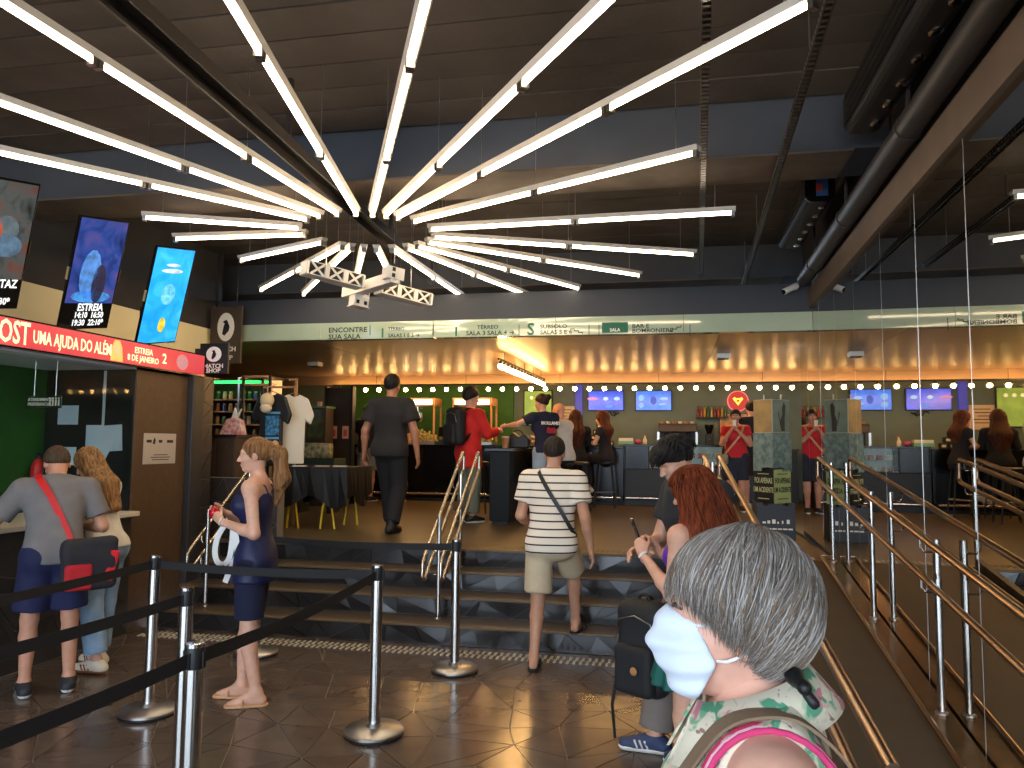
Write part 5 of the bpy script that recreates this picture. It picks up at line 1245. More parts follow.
    if bottom:
        o = bottom.get('off', .012)*s; kind = bottom['kind']; zt = bottom.get('top', 1.03)*s
        if kind == 'skirt':
            c_ = J['pelvis']; V, Q = solid([skirt((c_[0], c_[1], 0), bottom['hem']*s, zt, bottom.get('r0', .27)*s, (rw+.025*s), bottom.get('fl', 1.25), bottom.get('nf', 9), bottom.get('amp', .07))]+[grow(g, o) for g in glute], vox, cuts=[((0, 0, bottom['hem']*s), (0, 0, -1)), ((0, 0, zt), (0, 0, 1))])
            mesh_obj('skirt', V, Q, bottom['m'], root, True, local=True, pivot=(0, 0, 0))
        else:
            P = [grow(torso[0], o)]+[grow(g, o) for g in glute]; f = bottom['leg']
            for q in 'LR':
                hp_, kn, an = J['hip'+q], J['kn'+q], J['an'+q]; fl = bottom.get('flare', .01)*s
                if f <= 1: end = hp_+(kn-hp_)*f; P.append(cone(hp_, end+(kn-hp_)*.2, .084*bd+o, .07*bd+o+fl, .03, cut=(end, kn-hp_)))
                else: end = kn+(an-kn)*(f-1); P += [cone(hp_, kn, .084*bd+o, .058*bd+o+fl*.5, .03), cone(kn, end+(an-kn)*.1, .058*bd+o+fl*.5, .044*bd+o+fl, .02, cut=(end, an-kn))]
            V, Q = solid(P, vox, cuts=[((0, 0, zt), (0, 0, 1))]); mesh_obj(bottom.get('name', 'trousers' if f > 1 else 'shorts'), V, Q, bottom['m'], root, True, local=True, pivot=(0, 0, 0))
    if shoes:
        for q in 'LR':
            an, fd, fu = feet[q]; g0 = an-fu*.088*s; kind = shoes['kind']; fs_ = s*(.93 if fem else 1.0)
            hl_, tp_ = g0-fd*.045*fs_+fu*.04*s, g0+fd*.165*fs_+fu*.035*s
            if kind == 'sandal':
                V, Q = solid([cone(hl_-fu*.03*s, tp_-fu*.026*s, .040*s, .046*s, .01)], .006, cuts=[(g0+fu*.018*s, fu), (g0, -fu)])
                so = mesh_obj('sandal', V, Q, shoes['m'], root, True, local=True, pivot=(0, 0, 0))
                sd = nrm(np.cross(fd, fu)); c_ = g0+fd*.085*fs_
                V, Q = tube_arrays([c_+sd*.047*s+fu*.012*s, c_+sd*.04*s+fu*.045*s, c_+fu*.062*s, c_-sd*.04*s+fu*.045*s, c_-sd*.047*s+fu*.012*s], .007*s if shoes.get('thin') else .014*s)
                mesh_obj('sandal_strap', V, Q, shoes.get('m2', shoes['m']), so, True, local=True, pivot=(0, 0, 0))
            else:
                up_ = [cone(hl_, tp_, .040*s, .035*s, .02), cone(an-fu*.01*s, hl_, .043*s, .042*s, .03), cone(an, g0+fd*.1*fs_+fu*.04*s, .042*s, .036*s, .03)]
                if kind == 'boot': up_.append(cone(an+fu*.09*s, an, .052*s, .05*s, .02))
                V, Q = solid(up_, .007, cuts=[(g0+fu*.022*s, -fu), (an+fu*(.09 if kind == 'boot' else .012)*s, fu)]); so = mesh_obj('shoe', V, Q, shoes['m'], root, True, local=True, pivot=(0, 0, 0))
                V, Q = solid([grow(up_[0], .006*s)], .007, cuts=[(g0+fu*.028*s, fu), (g0, -fu)]); mesh_obj('sole', V, Q, shoes.get('m2', M['white']), so, True, local=True, pivot=(0, 0, 0))
                if shoes.get('stripe'):
                    sd = nrm(np.cross(fd, fu))
                    for k in range(3):
                        for sg in (-1, 1):
                            c_ = g0+fd*(.045+k*.028)*fs_+sd*sg*.0405*s+fu*.05*s; V, Q = box_arrays(c_, (.010*s, .008*s, .045*s), nrm(fd*.8-fu*.35), sd, nrm(fu*.8+fd*.35)); mesh_obj('stripe', V, Q, shoes['stripe'], so, False, local=True, pivot=(0, 0, 0))
    if hair:
        hr = hair['f'](T, Rh, s); P, cuts, dsp = hr[:3]; hsb = hr[3] if len(hr) > 3 else (); hvx = hair.get('vox', min(vox, .009))
        V, Q = solid(P, hvx, hsb, cuts=cuts, disp=dsp)
        ho = mesh_obj('hair', V, Q, hair['m'], root, True, local=True, pivot=(0, 0, 0))
        if hair.get('strands'):
            V, Q = hair['strands'](T, s); mesh_obj('strands', V, Q, hair.get('m2', hair['m']), ho, True, local=True, pivot=(0, 0, 0))
    if eyes:
        we, ir = mat('eye_white', (196, 186, 178), .4), mat('iris', (40, 28, 22), .3)
        for sg in (-1, 1):
            V, Q = ball_arrays(T((sg*.031, .0735, .004)), .0110*s); e = mesh_obj('eye', V, Q, we, root, True, local=True, pivot=(0, 0, 0))
            V, Q = ball_arrays(T((sg*.031, .0805, .004)), .0050*s); mesh_obj('iris', V, Q, ir, e, True, local=True, pivot=(0, 0, 0))
            V, Q = tube_arrays([T((sg*.015, .089, .026)), T((sg*.032, .087, .031)), T((sg*.048, .074, .025))], .0035*s); mesh_obj('eyebrow', V, Q, hair['m'] if hair else M['black'], root, True, local=True, pivot=(0, 0, 0))
        V, Q = tube_arrays([T((-.02, .091, -.061)), T((0, .0955, -.060)), T((.02, .091, -.061))], .0032*s); mesh_obj('lips', V, Q, mat('lips', (168, 84, 80), .5), root, True, local=True, pivot=(0, 0, 0))
    return root, J, T, s
def tube_arrays(pts, r, n=6):
    b = MB().tube(pts, r, n, cap=False); v = np.array(b.v); return v, np.array(b.f)
def box_arrays(c, size, ax, ay, az):
    b = MB().obox(c, size, ax, ay, az); return np.array(b.v), np.array(b.f)
def ball_arrays(c, r):
    b = MB().ball(c, r, 10, 8); return np.array(b.v), [tuple(f) for f in b.f]
def mesh_strap(root, par, pts, m):
    V, Q = tube_arrays(pts, .005); return mesh_obj('shoulder_strap', V, Q, m, par, True, local=True, pivot=(0, 0, 0))
def ribbon(root_or_none, name, pts, wv, w_, th, m, parent):
    """flat strap along pts; wv side vector for every point"""
    P0 = [np.array(p, float) for p in pts]; P = []
    for i in range(len(P0)-1):
        a, b, c, e = P0[max(i-1, 0)], P0[i], P0[i+1], P0[min(i+2, len(P0)-1)]
        for t in (0, .25, .5, .75): P.append(.5*(2*b+(c-a)*t+(2*a-5*b+4*c-e)*t*t+(3*b-a-3*c+e)*t**3))
    P.append(P0[-1]); v = []; fs = []; n = len(P)
    for i in range(n):
        d = nrm(P[min(i+1, n-1)]-P[max(i-1, 0)]); sd = np.array(wv[i] if hasattr(wv[0], '__len__') else wv, float); sd = nrm(sd-d*(sd@d)); nn_ = np.cross(d, sd)
        v += [P[i]+sd*w_/2+nn_*th/2, P[i]-sd*w_/2+nn_*th/2, P[i]-sd*w_/2-nn_*th/2, P[i]+sd*w_/2-nn_*th/2]
    for i in range(n-1):
        for k in range(4): fs.append((i*4+k, i*4+(k+1) % 4, i*4+4+(k+1) % 4, i*4+4+k))
    fs += [(0, 1, 2, 3)[::-1], tuple((n-1)*4+k for k in range(4))]
    return mesh_obj(name, v, fs, m, parent, False, local=True, pivot=(0, 0, 0))
# hair shapes (head frame: y forward, z up)
def strandy(T, Rh, s, amp, fr):
    c = T((0, -.01, .03)); Ri = Rh
    def f(P):
        q = (P-c)@Ri; an = np.arctan2(q[..., 0], q[..., 1]); return amp*np.sin(fr*an+14*q[..., 2]/s)+amp*.6*np.sin(fr*2.3*an-22*q[..., 2]/s+1.0)
    return f
def hl_cut(T, Rh, front=(0, .088, .062), back=(0, -.1, -.055)):
    a, b = T(front), T(back); x = Rh@X; n = np.cross(b-a, x); n = n if n@(Rh@Z) < 0 else -n; return (a, n)
def short_hair(T, Rh, s, th=.012, front=(0, .088, .062), back=(0, -.1, -.06), topv=.0): return [ell(T((0, -.016, .03+topv)), np.array((.076+th, .095+th, .089+th+topv))*s, Rh, .02)], [hl_cut(T, Rh, front, back)], strandy(T, Rh, s, .0022*s, 40)
def long_hair(T, Rh, s, ln=.42, wd=.085, th=.018, back=0.0):
    dn = Rh.T@nrm((0, -back, -1.))
    P = [ell(T((0, -.018, .03)), np.array((.076+th, .094+th, .09+th))*s, Rh, .03)]
    for sg in (-1, -.4, .4, 1):
        a = np.array((sg*.06, -.055+abs(sg)*.03, -.01)); P.append(cone(T(a), T(a+dn*ln*.5+np.array((sg*.02, -.03, 0))), .05*s, wd*.62*s, .05)); P.append(cone(T(a+dn*ln*.5+np.array((sg*.02, -.03, 0))), T(a+dn*ln+np.array((0, -.01, 0))), wd*.62*s, .02*s, .05))
    return P, [], strandy(T, Rh, s, .004*s, 26), [ell(T((0, .105, -.045)), np.array((.066, .115, .105))*s, Rh, .02)]
# ---------------------------------------------------------------- the people
def stripes(c1, c2, freq, duty, axis=2):
    m = bpy.data.materials.new('striped_fabric'); m.use_nodes = True; nt = m.node_tree; b = nt.nodes['Principled BSDF']; b.inputs['Roughness'].default_value = .85
    tc = nt.nodes.new('ShaderNodeTexCoord'); sp = nt.nodes.new('ShaderNodeSeparateXYZ'); nt.links.new(tc.outputs['Object'], sp.inputs[0])
    mu = nt.nodes.new('ShaderNodeMath'); mu.operation = 'MULTIPLY'; mu.inputs[1].default_value = freq; nt.links.new(sp.outputs[axis], mu.inputs[0])
    fr = nt.nodes.new('ShaderNodeMath'); fr.operation = 'FRACT'; nt.links.new(mu.outputs[0], fr.inputs[0])
    lt = nt.nodes.new('ShaderNodeMath'); lt.operation = 'LESS_THAN'; lt.inputs[1].default_value = duty; nt.links.new(fr.outputs[0], lt.inputs[0])
    mx_ = nt.nodes.new('ShaderNodeMix'); mx_.data_type = 'RGBA'; nt.links.new(lt.outputs[0], mx_.inputs[0]); mx_.inputs[6].default_value = lin(c1); mx_.inputs[7].default_value = lin(c2)
    nt.links.new(mx_.outputs[2], b.inputs['Base Color']); return m
def floral():
    m = bpy.data.materials.new('floral_fabric'); m.use_nodes = True; nt = m.node_tree; b = nt.nodes['Principled BSDF']; b.inputs['Roughness'].default_value = .85; L = nt.links.new
    tc = nt.nodes.new('ShaderNodeTexCoord'); base = lin((214, 202, 178)); prev = None
    for sc, off, th, c in ((26, 0, .60, (120, 170, 132)), (32, 7, .62, (84, 150, 116)), (30, 13, .63, (190, 128, 132)), (44, 21, .66, (206, 170, 160)), (38, 31, .67, (140, 110, 96))):
        mp = nt.nodes.new('ShaderNodeMapping'); mp.inputs['Location'].default_value = (off, off*.7, off*1.3); L(tc.outputs['Object'], mp.inputs[0])
        n = nt.nodes.new('ShaderNodeTexNoise'); n.inputs['Scale'].default_value = sc; n.inputs['Detail'].default_value = 2.5; n.inputs['Distortion'].default_value = .7; L(mp.outputs[0], n.inputs['Vector'])
        r = nt.nodes.new('ShaderNodeMapRange'); r.inputs['From Min'].default_value = th-.03; r.inputs['From Max'].default_value = th+.02; L(n.outputs['Fac'], r.inputs['Value'])
        x = nt.nodes.new('ShaderNodeMix'); x.data_type = 'RGBA'; L(r.outputs[0], x.inputs[0]); x.inputs[7].default_value = lin(c)
        if prev is None: x.inputs[6].default_value = base
        else: L(prev, x.inputs[6])
        prev = x.outputs[2]
    L(prev, b.inputs['Base Color']); return m
def strands_from(paths, r, n=3):
    V = []; Q = []; c = 0
    for P in paths:
        P = np.array(P); m = len(P); d = np.gradient(P, axis=0); d /= np.linalg.norm(d, axis=1)[:, None]+1e-9
        a = np.cross(d, np.array((.3, .2, .93))); a /= np.linalg.norm(a, axis=1)[:, None]+1e-9; b = np.cross(d, a)
        rr = r*np.sin(np.linspace(.5, 3.0, m))[:, None]
        for k in range(n):
            V.append(P+rr*(math.cos(2*math.pi*k/n)*a+math.sin(2*math.pi*k/n)*b))
        for k in range(n):
            i = np.arange(m-1); k2 = (k+1) % n
            Q.append(np.stack([c+k*m+i, c+k2*m+i, c+k2*m+i+1, c+k*m+i+1], 1))
        c += n*m
    return np.concatenate(V), np.concatenate(Q)
HB = hairmat((26, 22, 20)); HBR = hairmat((74, 48, 30), (120, 80, 48)); HRED = hairmat((82, 32, 14), (132, 60, 28)); HGREY = hairmat((92, 84, 78), (150, 142, 136))
WSH = mat('shoe_white', (222, 216, 206), .6); BSH = mat('shoe_black', (24, 24, 26), .55)

# --- man in striped t-shirt climbing the stairs
m_str = stripes((226, 214, 196), (52, 36, 34), 17.5, .2)
rt_, J, T, s = person('man in white striped t-shirt and beige shorts climbing the stairs', (-.86, 5.88, 0), -3, 1.73, pose=dict(anL=(-.11, -.10, .09), knL=(-.10, -.01, .50), hipL=(-.09, 0, .92), anR=(.12, .44, .255), knR=(.12, .31, .67), hipR=(.09, .03, .93), pelvis=(0, .0, .96), waist=(0, .02, 1.1), chest=(0, .05, 1.29), neck=(0, .07, 1.46), head=(0, .12, 1.625), shL=(-.19, .06, 1.41), shR=(.19, .06, 1.41), elR=(.265, -.01, 1.13), wrR=(.30, .07, .88), elL=(-.25, .03, 1.13), wrL=(-.21, .24, 1.02)), head=(0, -6, 0), skinc=(190, 140, 112), vox=.011,
    top=dict(m=m_str, sleeve=.62, hem=.86, off=.022, flare=.012), bottom=dict(kind='shorts', leg=.86, m=cloth((196, 180, 150)), off=.022, flare=.016), shoes=dict(kind='sandal', m=BSH, m2=BSH), hair=dict(f=lambda T, Rh, s: short_hair(T, Rh, s, .011), m=hairmat((38, 30, 24))))
ribbon(None, 'bag_strap', [(-.10, .12, 1.46), (-.11, .06, 1.475), (-.085, -.03, 1.44), (.0, -.088, 1.31), (.10, -.10, 1.16), (.165, -.07, 1.04), (.19, .0, .98)], (.8, 0, .6), .03, .006, M['black'], rt_)

# --- woman in navy camisole
NAVY = cloth((20, 26, 66), .5)
rt_, J, T, s = person('woman in navy camisole and shorts standing by the queue belts, looking left', (-2.63, 4.66, 0), 104, 1.69, True, pose=dict(anL=(-.08, -.06, .09), knL=(-.085, .0, .50), anR=(.09, .08, .09), knR=(.09, .05, .50), elL=(-.215, -.05, 1.13), wrL=(-.10, .20, 1.20), elR=(.20, .02, 1.14), wrR=(.07, .24, 1.24)), head=(8, -4, 0), skinc=(214, 164, 138), vox=.010, build=1.0,
    top=dict(m=NAVY, sleeve=0, hem=.80, off=.012, straps=True, hemflare=.035, name='camisole'), bottom=dict(kind='shorts', leg=.84, m=cloth((20, 24, 52)), off=.016, flare=.006), shoes=dict(kind='sandal', m=mat('sandal_tan', (196, 150, 108), .6), thin=True), eyes=True, headvox=.006,
    handdir=dict(L=((.55, .6, .35), (0, -.3, .9), (.8, -.5, 0)), R=((-.55, .6, .2), (0, -.2, .9), (-.8, -.5, 0))), curl=(.7, .7),
    hair=dict(f=lambda T, Rh, s: ([ell(T((0, -.018, .03)), np.array((.083, .102, .096))*s, Rh, .02), cone(T((0, -.10, .055)), T((0, -.165, .0)), .03*s, .042*s, .03), cone(T((0, -.165, .0)), T((0, -.175, -.17)), .044*s, .05*s, .04), cone(T((0, -.175, -.17)), T((0, -.13, -.33)), .05*s, .018*s, .04)], [], strandy(T, Rh, s, .003*s, 30), [ell(T((0, .105, -.055)), np.array((.09, .125, .115))*s, Rh, .015), ell(T((0, -.02, -.12)), np.array((.085, .085, .1))*s, Rh, .02)]), m=hairmat((92, 62, 38), (150, 108, 66)), vox=.007))
c0 = chain_matrix(rt_)
def L2W(p): return np.array(c0 @ Vector(p))
V, Q = solid([ell(T((0, -.135, .05)), np.array((.018, .03, .045))*s, None, .01)], .006); mesh_obj('hair_clip', V, Q, mat('clip_amber', (176, 130, 74), .3), rt_, True, local=True, pivot=(0, 0, 0))
wq = [L2W(np.array(p)*s) for p in ((-.03, .27, 1.25),)][0]
tag(MB().ball(wq, (.035, .035, .04), 14, 10).build('red_cup', mat('red_gloss', (190, 20, 30), .2), smooth=True), 'small shiny red cup in the hands of the woman in navy', 'cup')
tb2 = thing('white_tote_strap', 'white looped bag strap hanging from the arm of the woman in navy', 'strap', L2W((-.1*s, .1*s, .8*s)))
ribbon(None, 'loop', [np.array(chain_matrix(tb2).inverted() @ Vector(L2W(np.array(p)*s))) for p in ((-.10, .16, 1.20), (-.09, .22, 1.10), (-.08, .24, 1.0), (-.08, .22, .93), (-.09, .17, .92), (-.10, .135, .97), (-.11, .12, 1.08), (-.12, .11, 1.17), (-.125, .08, 1.0), (-.12, .12, .9), (-.10, .16, .80))], (1, .2, 0), .035, .004, M['white'], tb2)
V, Q = tube_arrays(arc(J['wrL'], (1, 0, 0), nrm((0, .3, -1)), .028*s, 0, 340, 12), .006, 6); mesh_obj('bracelet', V, Q, M['white'], rt_, True, local=True, pivot=(0, 0, 0))

# --- man in grey t-shirt at the booth
rt_, J, T, s = person('man in grey t-shirt and navy shorts leaning at the ticket booth', (-4.02, 4.52, 0), 44, 1.70, pose=dict(anL=(-.13, 0, .09), knL=(-.12, .02, .5), anR=(.13, .0, .09), knR=(.12, .02, .5), waist=(0, .03, 1.09), chest=(0, .10, 1.27), neck=(0, .17, 1.42), head=(0, .27, 1.545), shL=(-.20, .14, 1.37), shR=(.20, .14, 1.37), elL=(-.38, .16, 1.12), wrL=(-.42, .40, 1.14), elR=(.30, .10, 1.10), wrR=(.20, .33, 1.08)), head=(12, -34, 0), skinc=(190, 136, 110), vox=.011,
    top=dict(m=cloth((112, 108, 108)), sleeve=.72, hem=.88, off=.02, flare=.012), bottom=dict(kind='shorts', leg=.84, m=cloth((26, 30, 66)), off=.026, flare=.02), shoes=dict(kind='shoe', m=mat('runner', (36, 38, 44), .6), m2=WSH), hair=dict(f=lambda T, Rh, s: short_hair(T, Rh, s, .010), m=hairmat((62, 48, 36))))
ribbon(None, 'bag_strap', [(-.10, .24, 1.40), (-.11, .16, 1.43), (-.10, .05, 1.40), (-.04, -.02, 1.30), (.03, -.065, 1.15), (.09, -.115, 1.0), (.12, -.15, .92)], (.9, 0, .4), .042, .006, M['red'], rt_)
Mw = chain_matrix(rt_); bpos = Mw @ Vector((.20, -.20, .74))
bg = thing('shoulder_bag', 'black and red shoulder bag hanging at the hip of the man in grey', 'bag', bpos, R(44+10))
V, Q = solid([rbox((0, 0, .12), (.17, .06, .17), .045)], .01, disp=lambda P: .006*np.sin(30*P[..., 2]+8*P[..., 0])); mesh_obj('body', V, Q, cloth((40, 38, 42)), bg, True, local=True, pivot=(0, 0, 0))
V, Q = solid([rbox((-.075, -.045, .04), (.08, .03, .085), .02)], .008); mesh_obj('front_pocket', V, Q, cloth((176, 30, 40)), bg, True, local=True, pivot=(0, 0, 0))
V, Q = solid([rbox((.12, -.05, .10), (.03, .012, .10), .01, rot3(0, 0, 12))], .006); mesh_obj('webbing', V, Q, cloth((206, 34, 46)), bg, True, local=True, pivot=(0, 0, 0))
V, Q = solid([rbox((-.13, -.078, .0), (.02, .006, .02), .004)], .004); mesh_obj('logo_patch', V, Q, M['off_white'], bg, True, local=True, pivot=(0, 0, 0))

# --- woman in white t-shirt and jeans at the booth
person('woman with long light brown hair in white t-shirt and jeans at the booth', (-4.08, 5.08, 0), 88, 1.66, True, pose=dict(waist=(0, .03, 1.09), chest=(0, .08, 1.28), neck=(0, .12, 1.43), head=(0, .20, 1.575), shL=(-.165, .11, 1.39), shR=(.165, .11, 1.39), elL=(-.22, .13, 1.11), wrL=(-.16, .34, 1.12), elR=(.2, .16, 1.12), wrR=(.12, .36, 1.12), anL=(-.10, -.06, .09), anR=(.09, .09, .09), knR=(.09, .06, .5)), head=(6, -30, 0), skinc=(206, 158, 132), vox=.011,
    top=dict(m=cloth((224, 218, 206)), sleeve=.5, hem=.93, off=.016, flare=.01), bottom=dict(kind='trousers', leg=1.86, m=cloth((132, 160, 188), var=.14), off=.012, flare=.026), shoes=dict(kind='shoe', m=mat('sneaker_cream', (220, 208, 188), .6), m2=mat('gum_sole', (150, 96, 60), .7), stripe=mat('stripe_red', (150, 40, 40), .6)),
    hair=dict(f=lambda T, Rh, s: long_hair(T, Rh, s, .42, .075, .014, .62), m=hairmat((104, 74, 44), (164, 124, 80)), vox=.008))

# --- man in black walking on the upper floor
person('man all in black walking away on the upper floor', (-3.10, 8.42, .66), -4, 1.79, pose=dict(anL=(-.07, .22, .10), knL=(-.09, .16, .51), anR=(.08, -.12, .09), knR=(.09, .06, .49), elL=(-.30, -.03, 1.13), wrL=(-.335, .03, .88), elR=(.295, -.02, 1.12), wrR=(.315, .03, .86)), head=(-4, 0, 0), skinc=(170, 116, 88), vox=.011, build=1.06,
    top=dict(m=cloth((34, 31, 31)), sleeve=.66, hem=.84, off=.03, flare=.03, hemflare=.03), bottom=dict(kind='trousers', leg=1.92, m=cloth((26, 25, 27)), off=.02, flare=.02), shoes=dict(kind='boot', m=BSH, m2=BSH), hair=dict(f=lambda T, Rh, s: short_hair(T, Rh, s, .012, topv=.006), m=HB))
# --- two customers at the back bar
person('man in dark t-shirt and grey shorts at the bar, left of the man in black', (-5.12, 12.75, .66), -10, 1.68, skinc=(186, 134, 106), vox=.014, pose=dict(elL=(-.26, .02, 1.14), wrL=(-.2, .22, 1.16), elR=(.26, .02, 1.14), wrR=(.2, .24, 1.12)), top=dict(m=cloth((36, 36, 40)), sleeve=.6, hem=.88, off=.02), bottom=dict(kind='shorts', leg=.84, m=cloth((120, 120, 118)), off=.024, flare=.016), shoes=dict(kind='shoe', m=BSH, m2=WSH), hair=dict(f=lambda T, Rh, s: short_hair(T, Rh, s, .012), m=HB))
person('woman in long beige skirt at the back bar, right of the man in black', (-4.56, 12.75, .66), 8, 1.60, True, skinc=(196, 146, 120), vox=.014, pose=dict(elL=(-.2, .05, 1.14), wrL=(-.15, .24, 1.16), elR=(.2, .05, 1.14), wrR=(.14, .24, 1.16)), top=dict(m=cloth((60, 54, 48)), sleeve=.4, hem=.98, off=.014), bottom=dict(kind='skirt', m=cloth((148, 132, 104)), hem=.27, r0=.2, top=1.05, amp=.05), shoes=dict(kind='sandal', m=M['wood']), hair=dict(f=lambda T, Rh, s: long_hair(T, Rh, s, .3, .06), m=HB, vox=.011))
# --- man in red with backpack
rt_, J, T, s = person('young man in long red hoodie with a black backpack by the bar island', (-2.50, 9.72, .66), -38, 1.72, skinc=(200, 150, 122), vox=.012, pose=dict(elR=(.26, .10, 1.16), wrR=(.20, .32, 1.2), elL=(-.25, .08, 1.14), wrL=(-.16, .3, 1.14)), head=(-14, -8, 0),
    top=dict(m=cloth((196, 34, 30)), sleeve=1.85, hem=.72, off=.028, hemflare=.03, name='hoodie'), bottom=dict(kind='trousers', leg=1.9, m=cloth((96, 102, 90)), off=.02, flare=.03), shoes=dict(kind='shoe', m=BSH, m2=WSH), hair=dict(f=lambda T, Rh, s: short_hair(T, Rh, s, .02, topv=.012), m=hairmat((34, 26, 22))))
def backpack(label, M4, sc=1.0, c=(30, 30, 32)):
    t = thing('backpack', label, 'backpack', M4.translation, M4.to_euler().z)
    mm = cloth(c, .7)
    V, Q = solid([rbox((0, 0, .25*sc), (.155*sc, .085*sc, .25*sc), .08*sc)], .011, disp=lambda P: .004*np.sin(24*P[..., 2])); mesh_obj('main_compartment', V, Q, mm, t, True, local=True, pivot=(0, 0, 0))
    V, Q = solid([rbox((0, -.085*sc, .15*sc), (.12*sc, .045*sc, .13*sc), .035*sc)], .010); mesh_obj('front_pocket', V, Q, mm, t, True, local=True, pivot=(0, 0, 0))
    V, Q = tube_arrays(arc((0, -.0, .495*sc), X, Z, .035*sc, 0, 180, 8), .008*sc); mesh_obj('grab_handle', V, Q, M['black'], t, True, local=True, pivot=(0, 0, 0))
    for sg in (-1, 1): ribbon(None, 'shoulder_strap', [np.array(p)*sc for p in ((sg*.08, .08, .47), (sg*.09, .15, .49), (sg*.10, .22, .40), (sg*.11, .20, .25), (sg*.12, .10, .10), (sg*.12, .06, .06))], (1, 0, 0), .05*sc, .012*sc, M['black'], t)
    V, Q = tube_arrays([(-.13*sc, -.088*sc, .30*sc), (-.1*sc, -.092*sc, .40*sc), (0, -.094*sc, .43*sc), (.1*sc, -.092*sc, .40*sc), (.13*sc, -.088*sc, .30*sc)], .004*sc); mesh_obj('zip', V, Q, M['steel_rough'], t, True, local=True, pivot=(0, 0, 0))
    return t
Mb = chain_matrix(rt_) @ Matrix.Translation((0, -.225, .99)); backpack('black backpack worn by the young man in red', Mb, .98)
# --- woman with HOLLAND shirt
rt_, J, T, s = person('woman with hair bun in navy t-shirt lettered on the back, leaning over the island', (-1.60, 10.36, .66), 42, 1.70, True, skinc=(208, 160, 134), vox=.012, pose=dict(chest=(0, .05, 1.30), neck=(0, .07, 1.46), head=(0, .11, 1.63), shL=(-.18, .06, 1.42), shR=(.18, .06, 1.42), elL=(-.36, .16, 1.32), wrL=(-.42, .40, 1.30), elR=(.28, .20, 1.20), wrR=(.16, .40, 1.16)), head=(20, -8, 0), build=1.06,
    top=dict(m=cloth((30, 34, 56)), sleeve=.55, hem=.92, off=.02), bottom=dict(kind='trousers', leg=1.9, m=cloth((170, 182, 196)), off=.018, flare=.02), shoes=dict(kind='shoe', m=WSH, m2=WSH), hair=dict(f=lambda T, Rh, s: (short_hair(T, Rh, s, .014, back=(0, -.1, -.05))[0]+[ell(T((0, -.13, .06)), np.array((.045, .042, .045))*s, Rh, .02)], [hl_cut(T, Rh)], strandy(T, Rh, s, .003, 30)), m=hairmat((44, 30, 24))))
Mw = np.array(chain_matrix(rt_)); rx_ = Mw[:3, 0]; bk_ = Mw[:3, :3]@nrm((0, -1, .1)); o = Mw[:3, :3]@(np.array((0, -.118, 1.335))*s)+Mw[:3, 3]
text('HOLLAND', .062, o+bk_*.012, rx_, np.cross(bk_, rx_), M['lettering_white'], rt_, ext=.008)
o2 = Mw[:3, :3]@(np.array((0, -.125, 1.24))*s)+Mw[:3, 3]
MB().prism([(-.07, -.03), (-.03, -.045), (.04, -.04), (.075, -.01), (.06, .035), (0, .025), (-.05, .04)], o2+bk_*.008, rx_, np.cross(bk_, rx_), .012).build('shirt_print', mat('print_red', (190, 40, 50), .7), rt_)
# seated pose helper
def seat(zs, kx=.12, foot=.30): return dict(pelvis=(0, 0, zs+.10), waist=(0, .01, zs+.24), chest=(0, .03, zs+.44), neck=(0, .04, zs+.60), head=(0, .08, zs+.765), shL=(-.18, .03, zs+.55), shR=(.18, .03, zs+.55), hipL=(-.10, .02, zs+.08), hipR=(.10, .02, zs+.08), knL=(-kx, .42, zs+.06), knR=(kx, .42, zs+.06), anL=(-kx, .36, foot), anR=(kx, .38, foot+.02))
sp_ = seat(.76); sp_.update(elL=(-.24, .14, 1.10), wrL=(-.15, .34, 1.06), elR=(.23, .12, 1.10), wrR=(.12, .33, 1.06))
person('bald man in white t-shirt seated at the bar island', (-1.46, 11.12, .66), 66, 1.72, pose=sp_, head=(6, -14, 0), skinc=(204, 150, 122), vox=.012, build=1.12, top=dict(m=cloth((222, 214, 200)), sleeve=.6, hem=.80, off=.024), bottom=dict(kind='trousers', leg=1.9, m=cloth((26, 26, 28)), off=.016, top=1.0), shoes=dict(kind='shoe', m=BSH, m2=BSH))
sp_ = seat(.76); sp_.update(elL=(-.24, .10, 1.10), wrL=(-.14, .32, 1.12), elR=(.23, .10, 1.10), wrR=(.12, .33, 1.10))
person('woman in black with very long dark hair seated with her back to the room', (-1.42, 12.47, .66), 10, 1.66, True, pose=sp_, head=(-20, 0, 0), skinc=(200, 150, 124), vox=.013, top=dict(m=cloth((24, 22, 24)), sleeve=1.8, hem=.8, off=.02), bottom=dict(kind='trousers', leg=1.9, m=cloth((22, 22, 24)), off=.016, top=1.0), shoes=dict(kind='shoe', m=BSH, m2=WSH), hair=dict(f=lambda T, Rh, s: long_hair(T, Rh, s, .50, .15, .034, .22), m=hairmat((44, 24, 16), (84, 46, 28)), vox=.010))
person('woman in black with wavy auburn hair facing her long-haired friend at the bar', (-.96, 12.72, .66), 70, 1.66, True, pose=sp_, head=(10, -6, 0), skinc=(214, 166, 138), vox=.013, eyes=True, top=dict(m=cloth((28, 26, 30)), sleeve=.4, hem=.8, off=.016), bottom=dict(kind='trousers', leg=1.9, m=cloth((22, 22, 24)), off=.016, top=1.0), shoes=dict(kind='shoe', m=WSH, m2=WSH), hair=dict(f=lambda T, Rh, s: long_hair(T, Rh, s, .40, .12, .032, .2), m=hairmat((60, 30, 20), (104, 54, 34)), vox=.010))
